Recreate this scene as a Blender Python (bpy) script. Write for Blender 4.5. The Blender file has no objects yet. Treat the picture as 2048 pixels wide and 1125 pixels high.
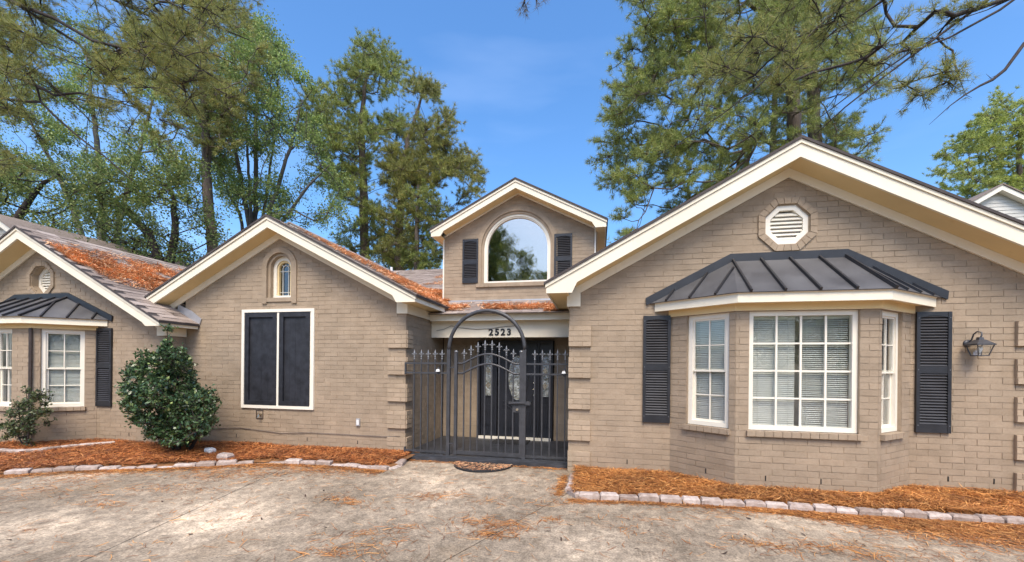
import bpy, math, random
import numpy as np
from mathutils import Vector, Matrix, noise as mnoise

random.seed(7); rng = np.random.default_rng(7)
S = bpy.context.scene
col = S.collection

# ------------------------------------------------------------------ camera
FPX, YAW, ROLL, CY, CH = 835.0, math.radians(11.65), math.radians(.57), 736.0, 1.51
_c, _s = math.cos(YAW), math.sin(YAW)
CF = np.array([-_s, _c, 0.]); R0 = np.array([_c, _s, 0.]); U0 = np.array([0, 0, 1.])
CR = R0*math.cos(ROLL) + U0*math.sin(ROLL)
CU = U0*math.cos(ROLL) - R0*math.sin(ROLL)
CC = np.array([0, 0, CH])
cam = bpy.data.cameras.new('camera'); camo = bpy.data.objects.new('camera', cam); col.objects.link(camo)
cam.sensor_width = 36; cam.lens = FPX/2048*36; cam.shift_y = (CY-562.5)/2048; cam.clip_end = 2000; cam.clip_start = .05
M = Matrix.Identity(4)
for i in range(3):
    M[i][0] = CR[i]; M[i][1] = CU[i]; M[i][2] = -CF[i]; M[i][3] = CC[i]
camo.matrix_world = M
S.camera = camo

# ------------------------------------------------------------------ sky, sun, exposure
SUN_EL, SUN_AZ = 54, 168          # azimuth from +Y, clockwise: behind the camera, slightly to its right
w = bpy.data.worlds.new('World'); S.world = w; w.use_nodes = True
nt = w.node_tree; nt.nodes.clear()
sky = nt.nodes.new('ShaderNodeTexSky'); sky.sky_type = 'NISHITA'; sky.sun_disc = False
sky.sun_elevation = math.radians(SUN_EL); sky.sun_rotation = math.radians(SUN_AZ)
sky.air_density = 1.2; sky.dust_density = 2.8; sky.ozone_density = 7.0
bg = nt.nodes.new('ShaderNodeBackground'); bg.inputs['Strength'].default_value = .110
wo = nt.nodes.new('ShaderNodeOutputWorld')
hs = nt.nodes.new('ShaderNodeHueSaturation'); hs.inputs['Saturation'].default_value = 1.16
nt.links.new(sky.outputs[0], hs.inputs['Color'])
tc = nt.nodes.new('ShaderNodeTexCoord'); mp = nt.nodes.new('ShaderNodeMapping'); mp.inputs['Scale'].default_value = (1.6, 1.6, 7.); nt.links.new(tc.outputs['Generated'], mp.inputs[0])
cn = nt.nodes.new('ShaderNodeTexNoise'); cn.inputs['Scale'].default_value = 1.7; cn.inputs['Detail'].default_value = 7; cn.inputs['Roughness'].default_value = .45; nt.links.new(mp.outputs[0], cn.inputs['Vector'])
cr = nt.nodes.new('ShaderNodeValToRGB'); cr.color_ramp.elements[0].position = .52; cr.color_ramp.elements[1].position = .95; cr.color_ramp.elements[1].color = (.08, .08, .08, 1); nt.links.new(cn.outputs['Fac'], cr.inputs[0])
cm = nt.nodes.new('ShaderNodeMix'); cm.data_type = 'RGBA'; nt.links.new(cr.outputs[0], cm.inputs[0]); nt.links.new(hs.outputs[0], cm.inputs[6]); cm.inputs[7].default_value = (7.2, 8.0, 9.2, 1)
nt.links.new(cm.outputs[2], bg.inputs[0]); nt.links.new(bg.outputs[0], wo.inputs[0])
sl = bpy.data.lights.new('sun', 'SUN'); sl.energy = 1.45; sl.angle = math.radians(28); sl.color = (1, .85, .64)
so = bpy.data.objects.new('sun', sl); col.objects.link(so)
el, az = math.radians(SUN_EL), math.radians(SUN_AZ)
sd = Vector((math.sin(az)*math.cos(el), math.cos(az)*math.cos(el), math.sin(el)))
so.rotation_euler = sd.to_track_quat('Z', 'Y').to_euler(); so.location = sd*40
vs = S.view_settings; vs.view_transform = 'Standard'; vs.look = 'None'; vs.gamma = 1; vs.exposure = 1.44
S.cycles.max_bounces = 8; S.cycles.transparent_max_bounces = 16

def at(x, y, d):                    # point seen at pixel (x, y) at depth d metres
    return CC + (CF + CR*(x-1024)/FPX - CU*(y-CY)/FPX)*d
def onz(x, y, z=0.):
    r = CF + CR*(x-1024)/FPX - CU*(y-CY)/FPX
    return CC + r*((z-CH)/r[2])
def onY(x, y, Y):
    r = CF + CR*(x-1024)/FPX - CU*(y-CY)/FPX
    return CC + r*(Y/r[1])
def proj(p):
    d = np.asarray(p)-CC; z = d@CF
    return 1024+FPX*(d@CR)/z, CY-FPX*(d@CU)/z

# ------------------------------------------------------------------ materials
def mk(name):
    m = bpy.data.materials.new(name); m.use_nodes = True
    n = m.node_tree.nodes; b = n['Principled BSDF']
    return m, n, m.node_tree.links, b
def pos(n): return n.new('ShaderNodeNewGeometry').outputs['Position']
def noise_tex(n, l, scale, detail=4, vec=None, rough=.55, stretch=None):
    t = n.new('ShaderNodeTexNoise'); t.inputs['Scale'].default_value = scale; t.inputs['Detail'].default_value = detail
    t.inputs['Roughness'].default_value = rough
    v = vec or pos(n)
    if stretch:
        mp = n.new('ShaderNodeMapping'); mp.inputs['Scale'].default_value = stretch; l.new(v, mp.inputs[0]); v = mp.outputs[0]
    l.new(v, t.inputs['Vector']); return t.outputs['Fac']
def ramp(n, l, fac, stops):
    r = n.new('ShaderNodeValToRGB'); e = r.color_ramp.elements
    while len(e) < len(stops): e.new(.5)
    for q, (p, c) in zip(e, stops): q.position = p; q.color = (*c, 1)
    l.new(fac, r.inputs[0]); return r.outputs[0]
def mixc(n, l, fac, a, b, mode='MIX'):
    x = n.new('ShaderNodeMix'); x.data_type = 'RGBA'; x.blend_type = mode
    for sock, v in ((x.inputs[0], fac), (x.inputs[6], a), (x.inputs[7], b)):
        if isinstance(v, (int, float)): sock.default_value = v
        elif isinstance(v, tuple): sock.default_value = (*v, 1)
        else: l.new(v, sock)
    return x.outputs[2]
def bump(n, l, b, h, strength, dist=.01):
    u = n.new('ShaderNodeBump'); u.inputs['Strength'].default_value = strength; u.inputs['Distance'].default_value = dist
    l.new(h, u.inputs['Height']); l.new(u.outputs[0], b.inputs['Normal'])
def plain(name, c, rough=.6, var=.08, vs_=3., bs=0, bst=.2, metallic=0, spec=.5):
    m, n, l, b = mk(name)
    f = noise_tex(n, l, vs_, 5)
    lo = tuple(max(0, x*(1-var)) for x in c); hi = tuple(min(1, x*(1+var)) for x in c)
    l.new(ramp(n, l, f, [(.3, lo), (.7, hi)]), b.inputs['Base Color'])
    b.inputs['Roughness'].default_value = rough; b.inputs['Metallic'].default_value = metallic
    b.inputs['Specular IOR Level'].default_value = spec
    if bs: bump(n, l, b, noise_tex(n, l, bs, 3), bst, .004)
    return m
MT = {}
def brickmat(name, k=1.0):
    m, n, l, b = mk(name)
    a = ramp(n, l, noise_tex(n, l, 5.2, 2), [(.3, (.318*k, .246*k, .175*k)), (.7, (.368*k, .288*k, .209*k))])
    g = ramp(n, l, noise_tex(n, l, .8, 6, rough=.6), [(.28, (.84, .84, .82)), (.5, (.98, .98, .97)), (.7, (1.09, 1.08, 1.06))])
    c = mixc(n, l, 1., a, g, 'MULTIPLY')
    d = ramp(n, l, noise_tex(n, l, 38, 4, rough=.7), [(.30, (.86, .85, .83)), (.55, (1, 1, 1))])
    c = mixc(n, l, .8, c, d, 'MULTIPLY')
    g2 = n.new('ShaderNodeNewGeometry'); oi = n.new('ShaderNodeObjectInfo'); ad = n.new('ShaderNodeMath'); ad.operation = 'ADD'; l.new(g2.outputs['Random Per Island'], ad.inputs[0]); l.new(oi.outputs['Random'], ad.inputs[1])
    fr = n.new('ShaderNodeMath'); fr.operation = 'FRACT'; l.new(ad.outputs[0], fr.inputs[0])
    c = mixc(n, l, 1., c, ramp(n, l, fr.outputs[0], [(0, (.925, .92, .91)), (.5, (1, 1, 1)), (1, (1.05, 1.04, 1.03))]), 'MULTIPLY')
    sx = n.new('ShaderNodeSeparateXYZ'); l.new(g2.outputs['Position'], sx.inputs[0])           # rain-splash dirt along the foot of the wall
    mr = n.new('ShaderNodeMapRange'); mr.inputs[1].default_value = .05; mr.inputs[2].default_value = .38; mr.inputs[3].default_value = .55; mr.inputs[4].default_value = 0.; l.new(sx.outputs[2], mr.inputs[0])
    mm = n.new('ShaderNodeMath'); mm.operation = 'MULTIPLY'; l.new(mr.outputs[0], mm.inputs[0]); l.new(noise_tex(n, l, 3.5, 5), mm.inputs[1])
    l.new(mixc(n, l, mm.outputs[0], c, (.24, .19, .13)), b.inputs['Base Color'])
    b.inputs['Roughness'].default_value = .75; b.inputs['Specular IOR Level'].default_value = .3
    bump(n, l, b, noise_tex(n, l, 70, 4, rough=.65), .55, .006)
    return m
MT['brick'] = brickmat('painted_brick'); MT['mortar'] = brickmat('painted_mortar', .99); MT['quoin'] = brickmat('painted_quoin_brick', 1.13)
def trimmat(name, c):
    m, n, l, b = mk(name)
    a = ramp(n, l, noise_tex(n, l, 1.6, 6, rough=.6), [(.3, tuple(x*.90 for x in c)), (.6, c)])
    d = ramp(n, l, noise_tex(n, l, 7, 7, None, .7, (1, 1, .35)), [(.60, (1, 1, 1)), (.80, (.85, .81, .74))])
    l.new(mixc(n, l, 1., a, d, 'MULTIPLY'), b.inputs['Base Color']); b.inputs['Roughness'].default_value = .6; b.inputs['Specular IOR Level'].default_value = .3
    bump(n, l, b, noise_tex(n, l, 40, 4), .15, .004); return m
MT['trim'] = trimmat('cream_trim', (.80, .73, .58))
MT['white'] = plain('white_frame', (.78, .73, .62), .45, .04, 4.)
MT['soffit'] = trimmat('soffit_cream', (.74, .57, .30))
MT['black'] = plain('black_shutter_paint', (.017, .018, .022), .42, .3, 6., 60, .15)
MT['panel'] = plain('weathered_black_panel', (.016, .017, .022), .6, .55, 9., 40, .3)
MT['iron'] = plain('black_iron', (.048, .049, .054), .42, .25, 12., 150, .1, .0)
MT['louver'] = plain('louver_black_sky_gleam', (.045, .046, .052), .38, .2, 6.)  # shutter black made lighter: sky gleam on the slats is painted in
MT['deck'] = plain('shingle_edge_shaded', (.06, .05, .048), .9, .3, 6.)  # shingle tone darkened, with the shadow of the roof edges in the colour
MT['finial'] = plain('grey_cast_finial', (.17, .175, .185), .4, .3, 20., metallic=.3)
MT['doorblack'] = plain('door_paint', (.015, .017, .024), .35, .2, 3.)
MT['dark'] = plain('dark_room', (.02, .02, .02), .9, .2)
MT['room'] = plain('room_wall', (.34, .33, .30), .9, .2)
MT['floorp'] = plain('porch_floor_paint', (.040, .042, .048), .5, .5, 5., 30, .3)
MT['rubber'] = plain('rubber_mat', (.018, .018, .020), .7, .4, 30., 80, .6)
MT['blind'] = plain('blind_white', (.50, .51, .48), .6, .04, 5.)
MT['curtain'] = plain('curtain_grey', (.5, .5, .5), .9, .2, 8.)
MT['brass'] = plain('brushed_nickel', (.62, .58, .50), .25, .1, 5., metallic=1.)
MT['flash'] = plain('galvanized_flashing', (.55, .57, .60), .35, .15, 7., metallic=.7)
MT['weep'] = plain('weep_gap', (.02, .018, .016), .9, .2)
MT['pipe'] = plain('downspout_brown', (.05, .035, .028), .5, .3, 8.)
MT['plasticw'] = plain('white_plastic', (.75, .75, .73), .4, .05, 5.)
MT['cable'] = plain('grey_cable', (.16, .13, .11), .6, .2, 5.)
MT['bulb'] = plain('frosted_bulb', (.85, .85, .82), .3, .03, 5.)
MT['siding'] = plain('pale_siding', (.55, .54, .50), .6, .06, 2.)
MT['soil'] = plain('bed_soil', (.20, .09, .03), .95, .5, 12., 30, .8)
MT['number'] = plain('black_numeral', (.012, .012, .013), .4, .1)
MT['paving'] = plain('joint_dirt', (.06, .05, .04), .95, .3, 20.)

def metalroof():
    m, n, l, b = mk('charcoal_standing_seam')
    f = noise_tex(n, l, 2.5, 5)
    c = ramp(n, l, f, [(.3, (.060, .060, .064)), (.7, (.105, .105, .108))])
    s = ramp(n, l, noise_tex(n, l, 26, 5, rough=.7), [(.62, (0, 0, 0)), (.72, (1, 1, 1))])
    l.new(mixc(n, l, ramp(n, l, noise_tex(n, l, 26, 5, rough=.7), [(.60, (0, 0, 0)), (.78, (.35, .35, .35))]), c, (.22, .21, .20)), b.inputs['Base Color'])
    l.new(ramp(n, l, f, [(.3, (.42,)*3), (.7, (.55,)*3)]), b.inputs['Roughness'])
    return m
MT['metal'] = metalroof()
MT['seam'] = plain('dark_seam', (.022, .022, .025), .45, .2, 8.)

def shinglemat():
    m, n, l, b = mk('brown_grey_shingle')
    g = n.new('ShaderNodeNewGeometry'); oi = n.new('ShaderNodeObjectInfo')
    ad = n.new('ShaderNodeMath'); ad.operation = 'ADD'; l.new(g.outputs['Random Per Island'], ad.inputs[0]); l.new(oi.outputs['Random'], ad.inputs[1])
    fr = n.new('ShaderNodeMath'); fr.operation = 'FRACT'; l.new(ad.outputs[0], fr.inputs[0])
    a = ramp(n, l, fr.outputs[0], [(0, (.22, .175, .15)), (.5, (.33, .27, .232)), (1, (.44, .37, .325))])
    d = ramp(n, l, noise_tex(n, l, 160, 3, rough=.7), [(.3, (.65, .65, .65)), (.7, (1.2, 1.2, 1.2))])
    l.new(mixc(n, l, 1., a, d, 'MULTIPLY'), b.inputs['Base Color'])
    b.inputs['Roughness'].default_value = .9; b.inputs['Specular IOR Level'].default_value = .2
    bump(n, l, b, noise_tex(n, l, 200, 3), .4, .004)
    return m
MT['shingle'] = shinglemat()

def concrete():
    m, n, l, b = mk('weathered_concrete')
    p = pos(n)
    a = ramp(n, l, noise_tex(n, l, .62, 9, p, .64, (1., .8, 1)), [(.30, (.16, .129, .094)), (.43, (.262, .214, .158)), (.55, (.365, .30, .225)), (.66, (.66, .54, .40))])
    g = ramp(n, l, noise_tex(n, l, 7.5, 6, p, .7, (1, .8, 1)), [(.32, (.58, .56, .53)), (.5, (.98, .97, .95)), (.66, (1.42, 1.38, 1.32))])
    c = mixc(n, l, .9, a, g, 'MULTIPLY')
    o = ramp(n, l, noise_tex(n, l, 1.4, 5, p, .6, (1, .8, 1)), [(.55, (0, 0, 0)), (.72, (.5, .5, .5))])
    c = mixc(n, l, o, c, (.27, .20, .125))
    k = ramp(n, l, noise_tex(n, l, 55, 4, p, .75), [(.30, (.42, .39, .36)), (.5, (1, 1, 1)), (.70, (1.5, 1.46, 1.4))])
    c = mixc(n, l, .9, c, k, 'MULTIPLY')
    k2 = ramp(n, l, noise_tex(n, l, 24, 5, p, .75), [(.34, (.66, .63, .60)), (.5, (1, 1, 1)), (.66, (1.3, 1.28, 1.24))])
    l.new(mixc(n, l, .8, c, k2, 'MULTIPLY'), b.inputs['Base Color'])
    b.inputs['Roughness'].default_value = .88; b.inputs['Specular IOR Level'].default_value = .25
    bump(n, l, b, noise_tex(n, l, 60, 5, p, .7), .5, .006)
    return m
MT['concrete'] = concrete()

def stonemat():
    m, n, l, b = mk('pinkish_cast_stone')
    oi = n.new('ShaderNodeObjectInfo')
    a = ramp(n, l, oi.outputs['Random'], [(0, (.30, .235, .195)), (.5, (.42, .345, .30)), (1, (.54, .465, .415))])
    d = ramp(n, l, noise_tex(n, l, 14, 5, rough=.65), [(.3, (.62, .56, .52)), (.6, (1.1, 1.1, 1.1))])
    l.new(mixc(n, l, .9, a, d, 'MULTIPLY'), b.inputs['Base Color']); b.inputs['Roughness'].default_value = .9
    bump(n, l, b, noise_tex(n, l, 35, 4), .6, .01)
    return m
MT['stone'] = stonemat()

def strawmat(name, stops):
    m, n, l, b = mk(name)
    g = n.new('ShaderNodeNewGeometry')
    a = ramp(n, l, g.outputs['Random Per Island'], stops)
    d = ramp(n, l, noise_tex(n, l, 2.2, 4), [(.3, (.62, .60, .58)), (.7, (1.15, 1.1, 1.0))])
    l.new(mixc(n, l, 1., a, d, 'MULTIPLY'), b.inputs['Base Color']); b.inputs['Roughness'].default_value = .7
    return m
MT['straw'] = strawmat('pine_straw_orange', [(0, (.16, .055, .018)), (.4, (.40, .15, .035)), (.75, (.60, .26, .07)), (1, (.78, .42, .15))])
MT['mulch'] = strawmat('pine_straw_rust', [(0, (.11, .035, .014)), (.4, (.33, .105, .028)), (.75, (.54, .19, .05)), (1, (.70, .33, .12))])
MT['roofstraw'] = strawmat('dry_needles_on_roof', [(0, (.55, .24, .11)), (.5, (.88, .45, .23)), (1, (.95, .68, .42))])

def leafmat(name, stops, trans=.42, rough=.55, nscale=.7, var=.35):
    m, n, l, b = mk(name)
    g = n.new('ShaderNodeNewGeometry')
    a = ramp(n, l, g.outputs['Random Per Island'], stops)
    d = ramp(n, l, noise_tex(n, l, nscale, 3), [(.3, (1-var,)*3), (.7, (1+var*.8, 1+var*.8, 1+var*.4))])
    c = mixc(n, l, 1., a, d, 'MULTIPLY')
    l.new(c, b.inputs['Base Color']); b.inputs['Roughness'].default_value = rough
    tr = n.new('ShaderNodeBsdfTranslucent'); l.new(c, tr.inputs[0])
    mx = n.new('ShaderNodeMixShader'); mx.inputs[0].default_value = trans
    l.new(b.outputs[0], mx.inputs[1]); l.new(tr.outputs[0], mx.inputs[2])
    l.new(mx.outputs[0], n['Material Output'].inputs[0])
    return m
MT['needleA'] = leafmat('pine_needles_olive', [(0, (.16, .18, .055)), (.6, (.32, .34, .10)), (.92, (.45, .43, .15)), (1, (.50, .32, .12))])
MT['needleB'] = leafmat('pine_needles_green', [(0, (.16, .20, .06)), (.6, (.32, .38, .11)), (.95, (.46, .49, .16)), (1, (.48, .34, .14))])
MT['needleC'] = leafmat('pine_needles_brownish', [(0, (0.149, 0.127, 0.052)), (.55, (0.253, 0.207, 0.081)), (.85, (0.310, 0.230, 0.098)), (1, (0.437, 0.230, 0.103))])
MT['needleD'] = leafmat('pine_needles_bright', [(0, (.24, .30, .08)), (.6, (.46, .52, .14)), (1, (.60, .62, .22))])
MT['leafA'] = leafmat('tree_leaves_green', [(0, (.15, .22, .07)), (.6, (.26, .37, .11)), (1, (.44, .50, .17))], .4)
MT['leafB'] = leafmat('tree_leaves_dark', [(0, (.12, .17, .055)), (.6, (.21, .29, .085)), (1, (.38, .41, .13))], .35)
MT['leafH'] = leafmat('holly_leaves', [(0, (.028, .06, .025)), (.6, (.065, .12, .05)), (.9, (.11, .18, .075)), (1, (.30, .36, .13))], .12, .28, 3., .3)
MT['leafS'] = leafmat('shrub_leaves', [(0, (0.039, 0.065, 0.026)), (.7, (0.091, 0.130, 0.052)), (1, (0.169, 0.182, 0.078))], .2, .45, 3., .3)
def barkmat(name, c):
    m, n, l, b = mk(name)
    f = noise_tex(n, l, 9, 6, None, .65, (1, 1, .25))
    l.new(ramp(n, l, f, [(.35, tuple(x*.45 for x in c)), (.65, c)]), b.inputs['Base Color']); b.inputs['Roughness'].default_value = .9
    bump(n, l, b, f, .8, .03); return m
MT['bark'] = barkmat('pine_bark', (.13, .10, .08)); MT['barkd'] = barkmat('dark_bark', (.055, .042, .038)); MT['barkg'] = barkmat('grey_bark', (.15, .135, .12))

def glassmat(name, refl, tint=(.85, .88, .88), rough=.02, gcol=(.95, .97, 1)):
    m, n, l, b = mk(name); n.remove(b)
    t = n.new('ShaderNodeBsdfTransparent'); t.inputs[0].default_value = (*tint, 1)
    g = n.new('ShaderNodeBsdfGlossy'); g.inputs['Roughness'].default_value = rough; g.inputs[0].default_value = (*gcol, 1)
    wv = noise_tex(n, l, 2.2, 2); u = n.new('ShaderNodeBump'); u.inputs['Strength'].default_value = .05; u.inputs['Distance'].default_value = .05
    l.new(wv, u.inputs['Height']); l.new(u.outputs[0], g.inputs['Normal'])
    lw = n.new('ShaderNodeLayerWeight'); lw.inputs[0].default_value = .5; f = n.new('ShaderNodeMath'); f.operation = 'POWER'; f.inputs[1].default_value = 4.; l.new(lw.outputs['Facing'], f.inputs[0])
    ad = n.new('ShaderNodeMath'); ad.operation = 'ADD'; ad.use_clamp = True; ad.inputs[1].default_value = refl; l.new(f.outputs[0], ad.inputs[0])
    mx = n.new('ShaderNodeMixShader'); l.new(ad.outputs[0], mx.inputs[0]); l.new(t.outputs[0], mx.inputs[1]); l.new(g.outputs[0], mx.inputs[2])
    l.new(mx.outputs[0], n['Material Output'].inputs[0]); return m
MT['glass'] = glassmat('window_glass', .09, (.98, .99, .98)); MT['glassM'] = glassmat('reflective_glass', .50, (.5, .55, .6), .03, (.95, .85, .73)); MT['glassD'] = glassmat('dark_glass', .09, (.75, .78, .8))
def leaded():
    m, n, l, b = mk('leaded_textured_glass')
    v = n.new('ShaderNodeTexVoronoi'); v.inputs['Scale'].default_value = 22; l.new(pos(n), v.inputs['Vector'])
    l.new(ramp(n, l, noise_tex(n, l, 16, 4), [(.35, (.10, .11, .10)), (.65, (.42, .44, .42))]), b.inputs['Base Color'])
    b.inputs['Roughness'].default_value = .12; b.inputs['Specular IOR Level'].default_value = .8
    bump(n, l, b, v.outputs['Distance'], .7, .02); return m
MT['leaded'] = leaded()

# ------------------------------------------------------------------ mesh helpers
def fastmesh(name, V, Fa):
    """V (n,3) array, Fa list of tuples or (m,k) int array"""
    me = bpy.data.meshes.new(name)
    if isinstance(Fa, np.ndarray):
        k = Fa.shape[1]; m = len(Fa)
        me.vertices.add(len(V)); me.vertices.foreach_set('co', np.asarray(V, np.float32).ravel())
        me.loops.add(m*k); me.loops.foreach_set('vertex_index', Fa.astype(np.int32).ravel())
        me.polygons.add(m); me.polygons.foreach_set('loop_start', np.arange(0, m*k, k, dtype=np.int32))
        me.update(calc_edges=True)
    else:
        me.from_pydata([tuple(map(float, v)) for v in V], [], Fa); me.update()
    return me
class Root:
    pass
def tag(o, label=None, cat=None, group=None, kind=None):
    if label: o['label'] = label
    if cat: o['category'] = cat
    if group: o['group'] = group
    if kind: o['kind'] = kind
    return o
def empty(name, loc, label=None, cat=None, group=None):
    o = bpy.data.objects.new(name, None); col.objects.link(o); o.location = loc; o.empty_display_size = .2
    o['_o'] = list(map(float, loc)); return tag(o, label, cat, group)
def origin_of(o):
    return np.array(o['_o']) if '_o' in o else np.zeros(3)
def mkobj(name, me, mat, parent=None, loc=None, smooth=False):
    """mesh given in world coordinates (or local about loc)"""
    o = bpy.data.objects.new(name, me); col.objects.link(o)
    if mat is not None and not me.materials: me.materials.append(mat)
    po = np.zeros(3)
    if parent is not None: o.parent = parent; po = origin_of(parent)
    L = np.zeros(3) if loc is None else np.asarray(loc, float)
    o.location = L-po
    o['_o'] = list(L)
    if smooth: me.polygons.foreach_set('use_smooth', np.ones(len(me.polygons), bool))
    return o
class MB:
    def __init__(self, O=(0, 0, 0), ux=(1, 0, 0), n=(0, -1, 0)):
        self.V = []; self.F = []; self.O = np.array(O, float); self.ux = np.array(ux, float); self.n = np.array(n, float)
    def L(self, u, v, d): return self.O + self.ux*u + np.array([0, 0, 1.])*v + self.n*d
    def add(self, vs_, fs):
        b = len(self.V); self.V += [np.asarray(v, float) for v in vs_]; self.F += [tuple(b+i for i in f) for f in fs]; return self
    def box(self, u0, u1, v0, v1, d0, d1):      # in the frame's (along, up, outward)
        p = [self.L(u, v, d) for d in (d0, d1) for v in (v0, v1) for u in (u0, u1)]
        return self.add(p, [(0, 2, 3, 1), (4, 5, 7, 6), (0, 1, 5, 4), (2, 6, 7, 3), (0, 4, 6, 2), (1, 3, 7, 5)])
    def wbox(self, a, b):
        p = [(x, y, z) for y in (a[1], b[1]) for z in (a[2], b[2]) for x in (a[0], b[0])]
        return self.add(p, [(0, 1, 3, 2), (4, 6, 7, 5), (0, 4, 5, 1), (2, 3, 7, 6), (0, 2, 6, 4), (1, 5, 7, 3)])
    def prism(self, poly, d0, d1):              # poly in (u, v), extruded outward from d0 to d1
        n = len(poly); p = [self.L(u, v, d) for d in (d0, d1) for u, v in poly]
        return self.add(p, [tuple(range(n))[::-1], tuple(range(n, 2*n))]+[(i, (i+1) % n, n+(i+1) % n, n+i) for i in range(n)])
    def ring(self, outer, inner, d0, d1):       # closed ring, same number of points
        n = len(outer); p = [self.L(u, v, d) for d in (d0, d1) for q in (outer, inner) for u, v in q]
        f = []
        for i in range(n):
            j = (i+1) % n
            f += [(2*n+i, 2*n+j, 3*n+j, 3*n+i), (i, n+i, n+j, j), (i, j, 2*n+j, 2*n+i), (n+i, 3*n+i, 3*n+j, n+j)]
        return self.add(p, f)
    def tube(self, pts, r, k=8, cap=True):
        pts = [np.asarray(p, float) for p in pts]; n = len(pts)
        rr = r if hasattr(r, '__len__') else [r]*n
        b = len(self.V); prev = None
        for i, p in enumerate(pts):
            t = pts[min(i+1, n-1)]-pts[max(i-1, 0)]; t = t/(np.linalg.norm(t)+1e-9)
            if prev is None:
                a = np.cross(t, [0, 0, 1.]) if abs(t[2]) < .95 else np.cross(t, [1., 0, 0])
            else: a = prev-t*(prev@t)
            a = a/(np.linalg.norm(a)+1e-9); prev = a; c = np.cross(t, a)
            for j in range(k):
                an = 2*math.pi*(j+.5)/k; self.V.append(p+(a*math.cos(an)+c*math.sin(an))*rr[i])
        for i in range(n-1):
            for j in range(k):
                q = (j+1) % k; self.F.append((b+i*k+j, b+i*k+q, b+(i+1)*k+q, b+(i+1)*k+j))
        if cap: self.F += [tuple(b+j for j in range(k))[::-1], tuple(b+(n-1)*k+j for j in range(k))]
        return self
    def lathe(self, c, prof, k=10):             # prof (radius, z)
        c = np.asarray(c, float); b = len(self.V); n = len(prof)
        for r, z in prof:
            for j in range(k):
                an = 2*math.pi*j/k; self.V.append(c+np.array([r*math.cos(an), r*math.sin(an), z]))
        for i in range(n-1):
            for j in range(k):
                q = (j+1) % k; self.F.append((b+i*k+j, b+i*k+q, b+(i+1)*k+q, b+(i+1)*k+j))
        self.F += [tuple(b+j for j in range(k))[::-1], tuple(b+(n-1)*k+j for j in range(k))]
        return self
    def build(self, name, mat, parent=None, smooth=False, kind=None, label=None):
        V = np.array(self.V); loc = origin_of(parent) if parent is not None else np.zeros(3)
        o = mkobj(name, fastmesh(name, V-loc, self.F), MT[mat] if isinstance(mat, str) else mat, parent, loc, smooth)
        return tag(o, label, kind=kind)
    def thing(self, name, mat, loc, label, cat, group=None, smooth=False):
        V = np.array(self.V)-np.asarray(loc, float)
        return tag(mkobj(name, fastmesh(name, V, self.F), MT[mat], None, loc, smooth), label, cat, group)

# ------------------------------------------------------------------ ground and driveway
gm = MB(); gm.add([(-400, -400, -.07), (400, -400, -.07), (400, 600, -.07), (-400, 600, -.07)], [(0, 1, 2, 3)])
tag(gm.build('ground', plain('dry_lawn_soil', (.12, .10, .05), .95, .5, 1.5, 20, .6)), kind='structure')
drv = empty('driveway', (-1.5, 3, 0)); drv['kind'] = 'structure'
def joint(p, q, y): return p[0]+(q[0]-p[0])*(y-p[1])/(q[1]-p[1])
JA = (onz(1140, 985), onz(885, 1125)); JB = (onz(577, 933), onz(160, 1125))
yb, yf = 6.75, -1.2; g_ = .006
def slab(poly):
    b = MB(); n = len(poly)
    p = [(x, y, 0.) for x, y in poly]+[(x, y, -.06) for x, y in poly]
    b.add(p, [tuple(range(n))]+[(i, n+i, n+(i+1) % n, (i+1) % n) for i in range(n)])
    return b.build('slab', 'concrete', drv)
ax, ay = joint(*JA, yb), joint(*JA, yf); bx_, by_ = joint(*JB, yb), joint(*JB, yf)
slab([(ay+g_, yf), (16, yf), (16, yb), (ax+g_, yb)])
slab([(by_+g_, yf), (ay-g_, yf), (ax-g_, yb), (bx_+g_, yb)])
slab([(-24, yf), (by_-g_, yf), (bx_-g_, yb), (-24, yb)])
slab([(-24, -16), (16, -16), (16, yf-.012), (-24, yf-.012)])
b = MB(); b.wbox((-24, -16, -.066), (16, 6.75, -.055)); b.build('joint_bed', 'paving', drv)

# ------------------------------------------------------------------ the house
house = empty('brick_house', (-2.5, 6.6, 0), 'tan painted brick house with cream gables, bay windows and black shutters', 'house')
YR, YL, YF_, YP, YD = 6.186, 6.6, 6.22, 8.35, 8.8
CO, BL, JT = .0762, .254, .0034
bricks = []           # (frame, u0,u1,v0,v1,d, wall object)
def octhalf(dv, a):
    dv = abs(dv); k = .41421*a
    if dv <= k: return a
    return max(0, a-(dv-k)) if dv < a else 0
def sub(iv, a, b_):
    out = []
    for p, q in iv:
        if b_ <= p or a >= q: out.append((p, q)); continue
        if a > p: out.append((p, a))
        if b_ < q: out.append((b_, q))
    return out
def brickwall(name, O, ux, n, vmin, vmax, fn, d=0., off=0., back=True, parts=True):
    fr = MB(O, ux, n); k0 = int(round(vmin/CO)); k1 = int(math.ceil(vmax/CO)); bk = MB(O, ux, n)
    mine = []
    for k in range(k0, k1):
        v0, v1 = k*CO, (k+1)*CO; mid = (v0+v1)/2
        iv = fn(mid)
        for a, e in iv:
            if e-a < .02: continue
            if back: bk.add([bk.L(a, v0, d-.0050), bk.L(e, v0, d-.0050), bk.L(e, v1, d-.0050), bk.L(a, v1, d-.0050)], [(0, 1, 2, 3)])
            s = off+(BL/2 if k % 2 else 0); j = math.floor((a-s)/BL)
            while s+j*BL < e-1e-6:
                p, q = max(a, s+j*BL), min(e, s+(j+1)*BL)
                if q-p > .035: mine.append((fr, p+JT/2, q-JT/2, v0+JT/2, v1-JT/2, d+random.choice((-.003, -.002, -.001, 0, 0, .0015))+random.uniform(-.001, .001)))
                j += 1
    wo_ = bk.build('wall', 'mortar', house, label=name) if back else None
    for t in mine: bricks.append((*t, wo_))
    return wo_
_slabs = {}
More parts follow.
